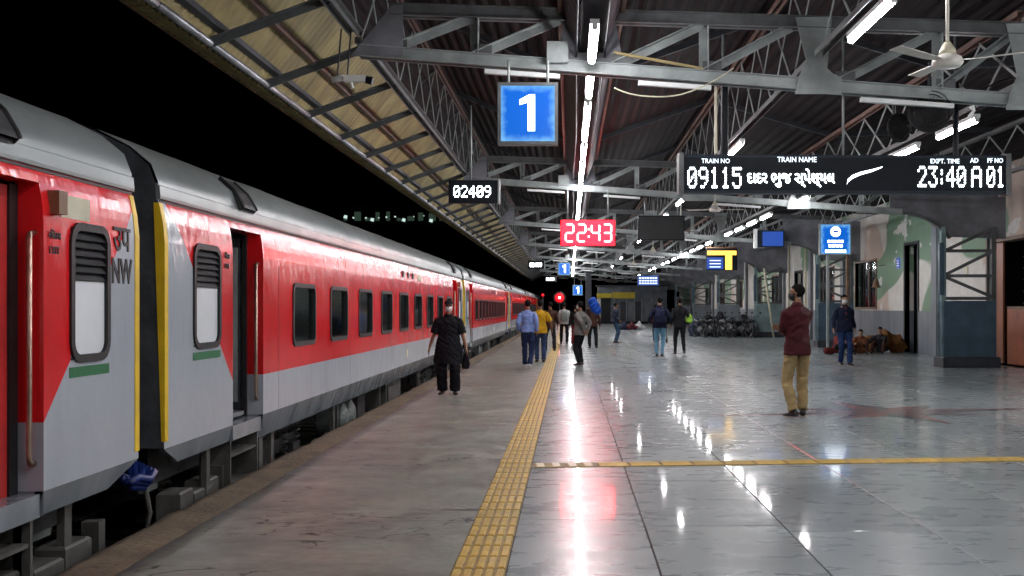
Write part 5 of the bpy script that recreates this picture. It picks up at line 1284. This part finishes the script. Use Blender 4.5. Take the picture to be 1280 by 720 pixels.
person('passenger in light blue shirt seated inside the coach behind its third window', -3.62, 16.75, 1.62, 20, 'sky_shirt', 'charcoal_cloth', seat=(0,.1,.48), knees=((.1,-1,.4),(-.1,-1,.4)), feet=((.1,-.38),(-.1,-.38)), hands=((.1,-.3,.66),(-.1,-.3,.66)), z=.46)
# ---- resting people by the wall
def bundle(label, cat, name, x, y, rz, segs, mat, amp=.03, fr=4, z=0., group=None):
    q = MB().loft(segs, 18); o = voxel(q, name, mat, None, .02, amp, fr, 3); o.location = (x,y,z); o.rotation_euler = (0,0,R(rz)); return tag(o, label, cat, group)
WX = 10.7
sitk = dict(seat=(0,.15,.14), knees=((.25,-.3,1),(-.25,-.3,1)))
person('seated person in dark red shawl on the floor directly behind the navy jacket walker', 8.55, 34.6, 1.6, 20, C('dark_red_shawl',(.16,.03,.025)), C('black_cloth',(.014,.014,.017)), feet=((.18,-.42),(-.16,-.40)), hands=((.15,-.38,.42),(-.12,-.4,.44)), lean=.25, sleeve='long', wide=1.25, **sitk)
person('person in brown wrap leaning forward on the floor by the dado', 9.35, 35.2, 1.6, -15, C('rust_wrap',(.15,.055,.025)), C('dark_brown_cloth',(.05,.022,.016)), feet=((.2,-.45),(-.2,-.38)), hands=((.05,-.45,.38),(-.2,-.42,.36)), lean=.55, wide=1.35, **sitk)
person('person in black slumped against the grey dado, arm stretched out', 10.1, 35.6, 1.6, -25, C('charcoal_cloth',(.02,.02,.025)), C('dark_brown_cloth',(.05,.022,.016)), feet=((.15,-.5),(-.25,-.35)), hands=((.2,-.6,.42),(-.55,-.4,.24)), lean=.35, wide=1.3, **sitk)
bundle('large brown cloth bundle heaped on the floor against the grey dado', 'bundle', 'cloth_bundle', 10.45, 36.3, 0, [((-.55,0,.05),.3,.3),((-.4,0,.25),.36,.34),((0,0,.42),.42,.36),((.35,0,.30),.35,.32),((.6,0,.08),.2,.25)], C('ochre_cloth',(.17,.075,.025)), .05, 3)
bundle('dark red bag on the floor left of the resting people', 'bag', 'travel_bag', 8.15, 34.4, 10, [((-.17,0,.12),.08,.08),((-.13,0,.13),.13,.11),((.13,0,.13),.13,.11),((.17,0,.12),.08,.08)], C('dark_red_bag',(.09,.015,.015)), .012, 5)
bundle('black sack slumped at the foot of the wall behind the resting people', 'sack', 'sack', 10.0, 36.9, 20, [((0,0,.0),.3,.25),((0,0,.2),.34,.28),((.05,0,.4),.22,.2),((.05,0,.52),.08,.07)], C('charcoal_cloth',(.02,.02,.025)), .04, 3)
# ---- parked motorcycles and parcels by the third pier
def make_bike(label, x, y, rz, col):
    t = thing('motorcycle', label, 'motorcycle', (x,y,0), R(rz), 'motorcycles parked close together by the wall')
    for yy in (-.65,.65):
        w_ = MB().tube([(.29*math.cos(a*.3142), yy+.29*math.sin(a*.3142), 0) for a in range(21)], .045, 8)
        w_.v = [(0+(p[2]), p[1], p[0]+.31) for p in w_.v]; wo = w_.obj('wheel', 'black_rubber', t, True)
        m = MB()
        for k in range(8): a = k*math.pi/4; m.tube([(0,yy,.31),(0,yy+.26*math.cos(a),.31+.26*math.sin(a))], .006, 4)
        m.obj('spokes', 'steel_dark', wo)
    MB().loft([((0,-.42,.74),.06,.05),((0,-.3,.80),.13,.10),((0,-.05,.80),.13,.10),((0,.08,.74),.08,.06)], 14).obj('tank', col, t, True)
    MB().loft([((0,.02,.78),.10,.04),((0,.3,.78),.13,.05),((0,.6,.84),.12,.05),((0,.75,.88),.06,.03)], 12).obj('saddle', 'black_rubber', t, True)
    MB().loft([((0,-.28,.32),.12,.14),((0,-.1,.42),.16,.18),((0,.12,.36),.12,.14)], 10).obj('engine', 'steel_grey', t)
    for e in (1,-1):
        MB().tube([(e*.07,-.65,.31),(e*.09,-.48,.82),(e*.09,-.44,.98)], .02, 6).obj('fork', 'steel_dark', t)
        MB().tube([(0,-.42,.98),(e*.2,-.4,1.05),(e*.36,-.3,1.02)], .014, 6).obj('handlebar', 'steel_dark', t)
        MB().tube([(e*.36,-.38,1.05),(e*.38,-.4,1.18)], .006, 4).ell((e*.39,-.4,1.22), (.06,.012,.04), 8, 6).obj('mirror', 'steel_dark', t)
    MB().tube([(.14,-.1,.28),(.16,.35,.28),(.16,.75,.36)], .035, 8).obj('exhaust', 'gutter_metal', t, True)
    MB().ell((0,-.58,.88), (.06,.04,.06), 12, 8).obj('headlight', 'steel_grey', t, True)
    for yy in (-.65,.65): MB().tube([(0, yy+.36*math.cos(a*.2), .31+.36*math.sin(a*.2)) for a in range(2,14)], .035, 6).obj('mudguard', col, t)
    return t
bl_ = ['black motorcycle at the left end of the parked row, by the pillars', 'black motorcycle second from the left of the parked row', 'motorcycle in the middle of the parked row with a pale tank', 'dark motorcycle right of the pale tanked one in the parked row', 'black motorcycle second from the right of the parked row', 'motorcycle at the right end of the parked row, beside the green pier']
for i, l in enumerate(bl_):
    make_bike(l, 6.5+.50*i, 54.5+.35*(i % 2)+random.uniform(-.2,.2), 20+random.uniform(-14,14), 'steel_grey' if i == 2 else 'sign_black')
for i in range(5):
    bundle(['grey parcel heaped behind the left motorcycles', 'black duffel between the parked motorcycles', 'dark parcel stacked behind the middle motorcycles', 'navy sack behind the right motorcycles', 'tall dark sack behind the motorcycles near the green pier'][i], 'parcel', 'parcel', 6.5+.62*i, 56.4, 30*i, [((0,0,.0),.35,.3),((0,0,.3),.4,.33),((0,0,.7+.12*(i%3)),.34,.28),((0,0,.95+.15*(i%3)),.12,.1)], ['slate_cloth','black_cloth','charcoal_cloth','navy_cloth','black_cloth'][i], .05, 3)
# small clutter by the far cabin
for i, (x, m_) in enumerate(((3.6,'dull_red'),(4.1,'white_shirt'),(3.1,'slate_cloth'))):
    bundle(['red bundle lying in front of the far cabin','white bundle lying in front of the far cabin','grey bundle lying left of the red one by the far cabin'][i], 'bundle', 'bundle', x+.5, 72+i*.4, 15*i, [((-.3,0,.1),.2,.2),((0,0,.3),.3,.28),((.3,0,.1),.2,.2)], m_, .04, 3)
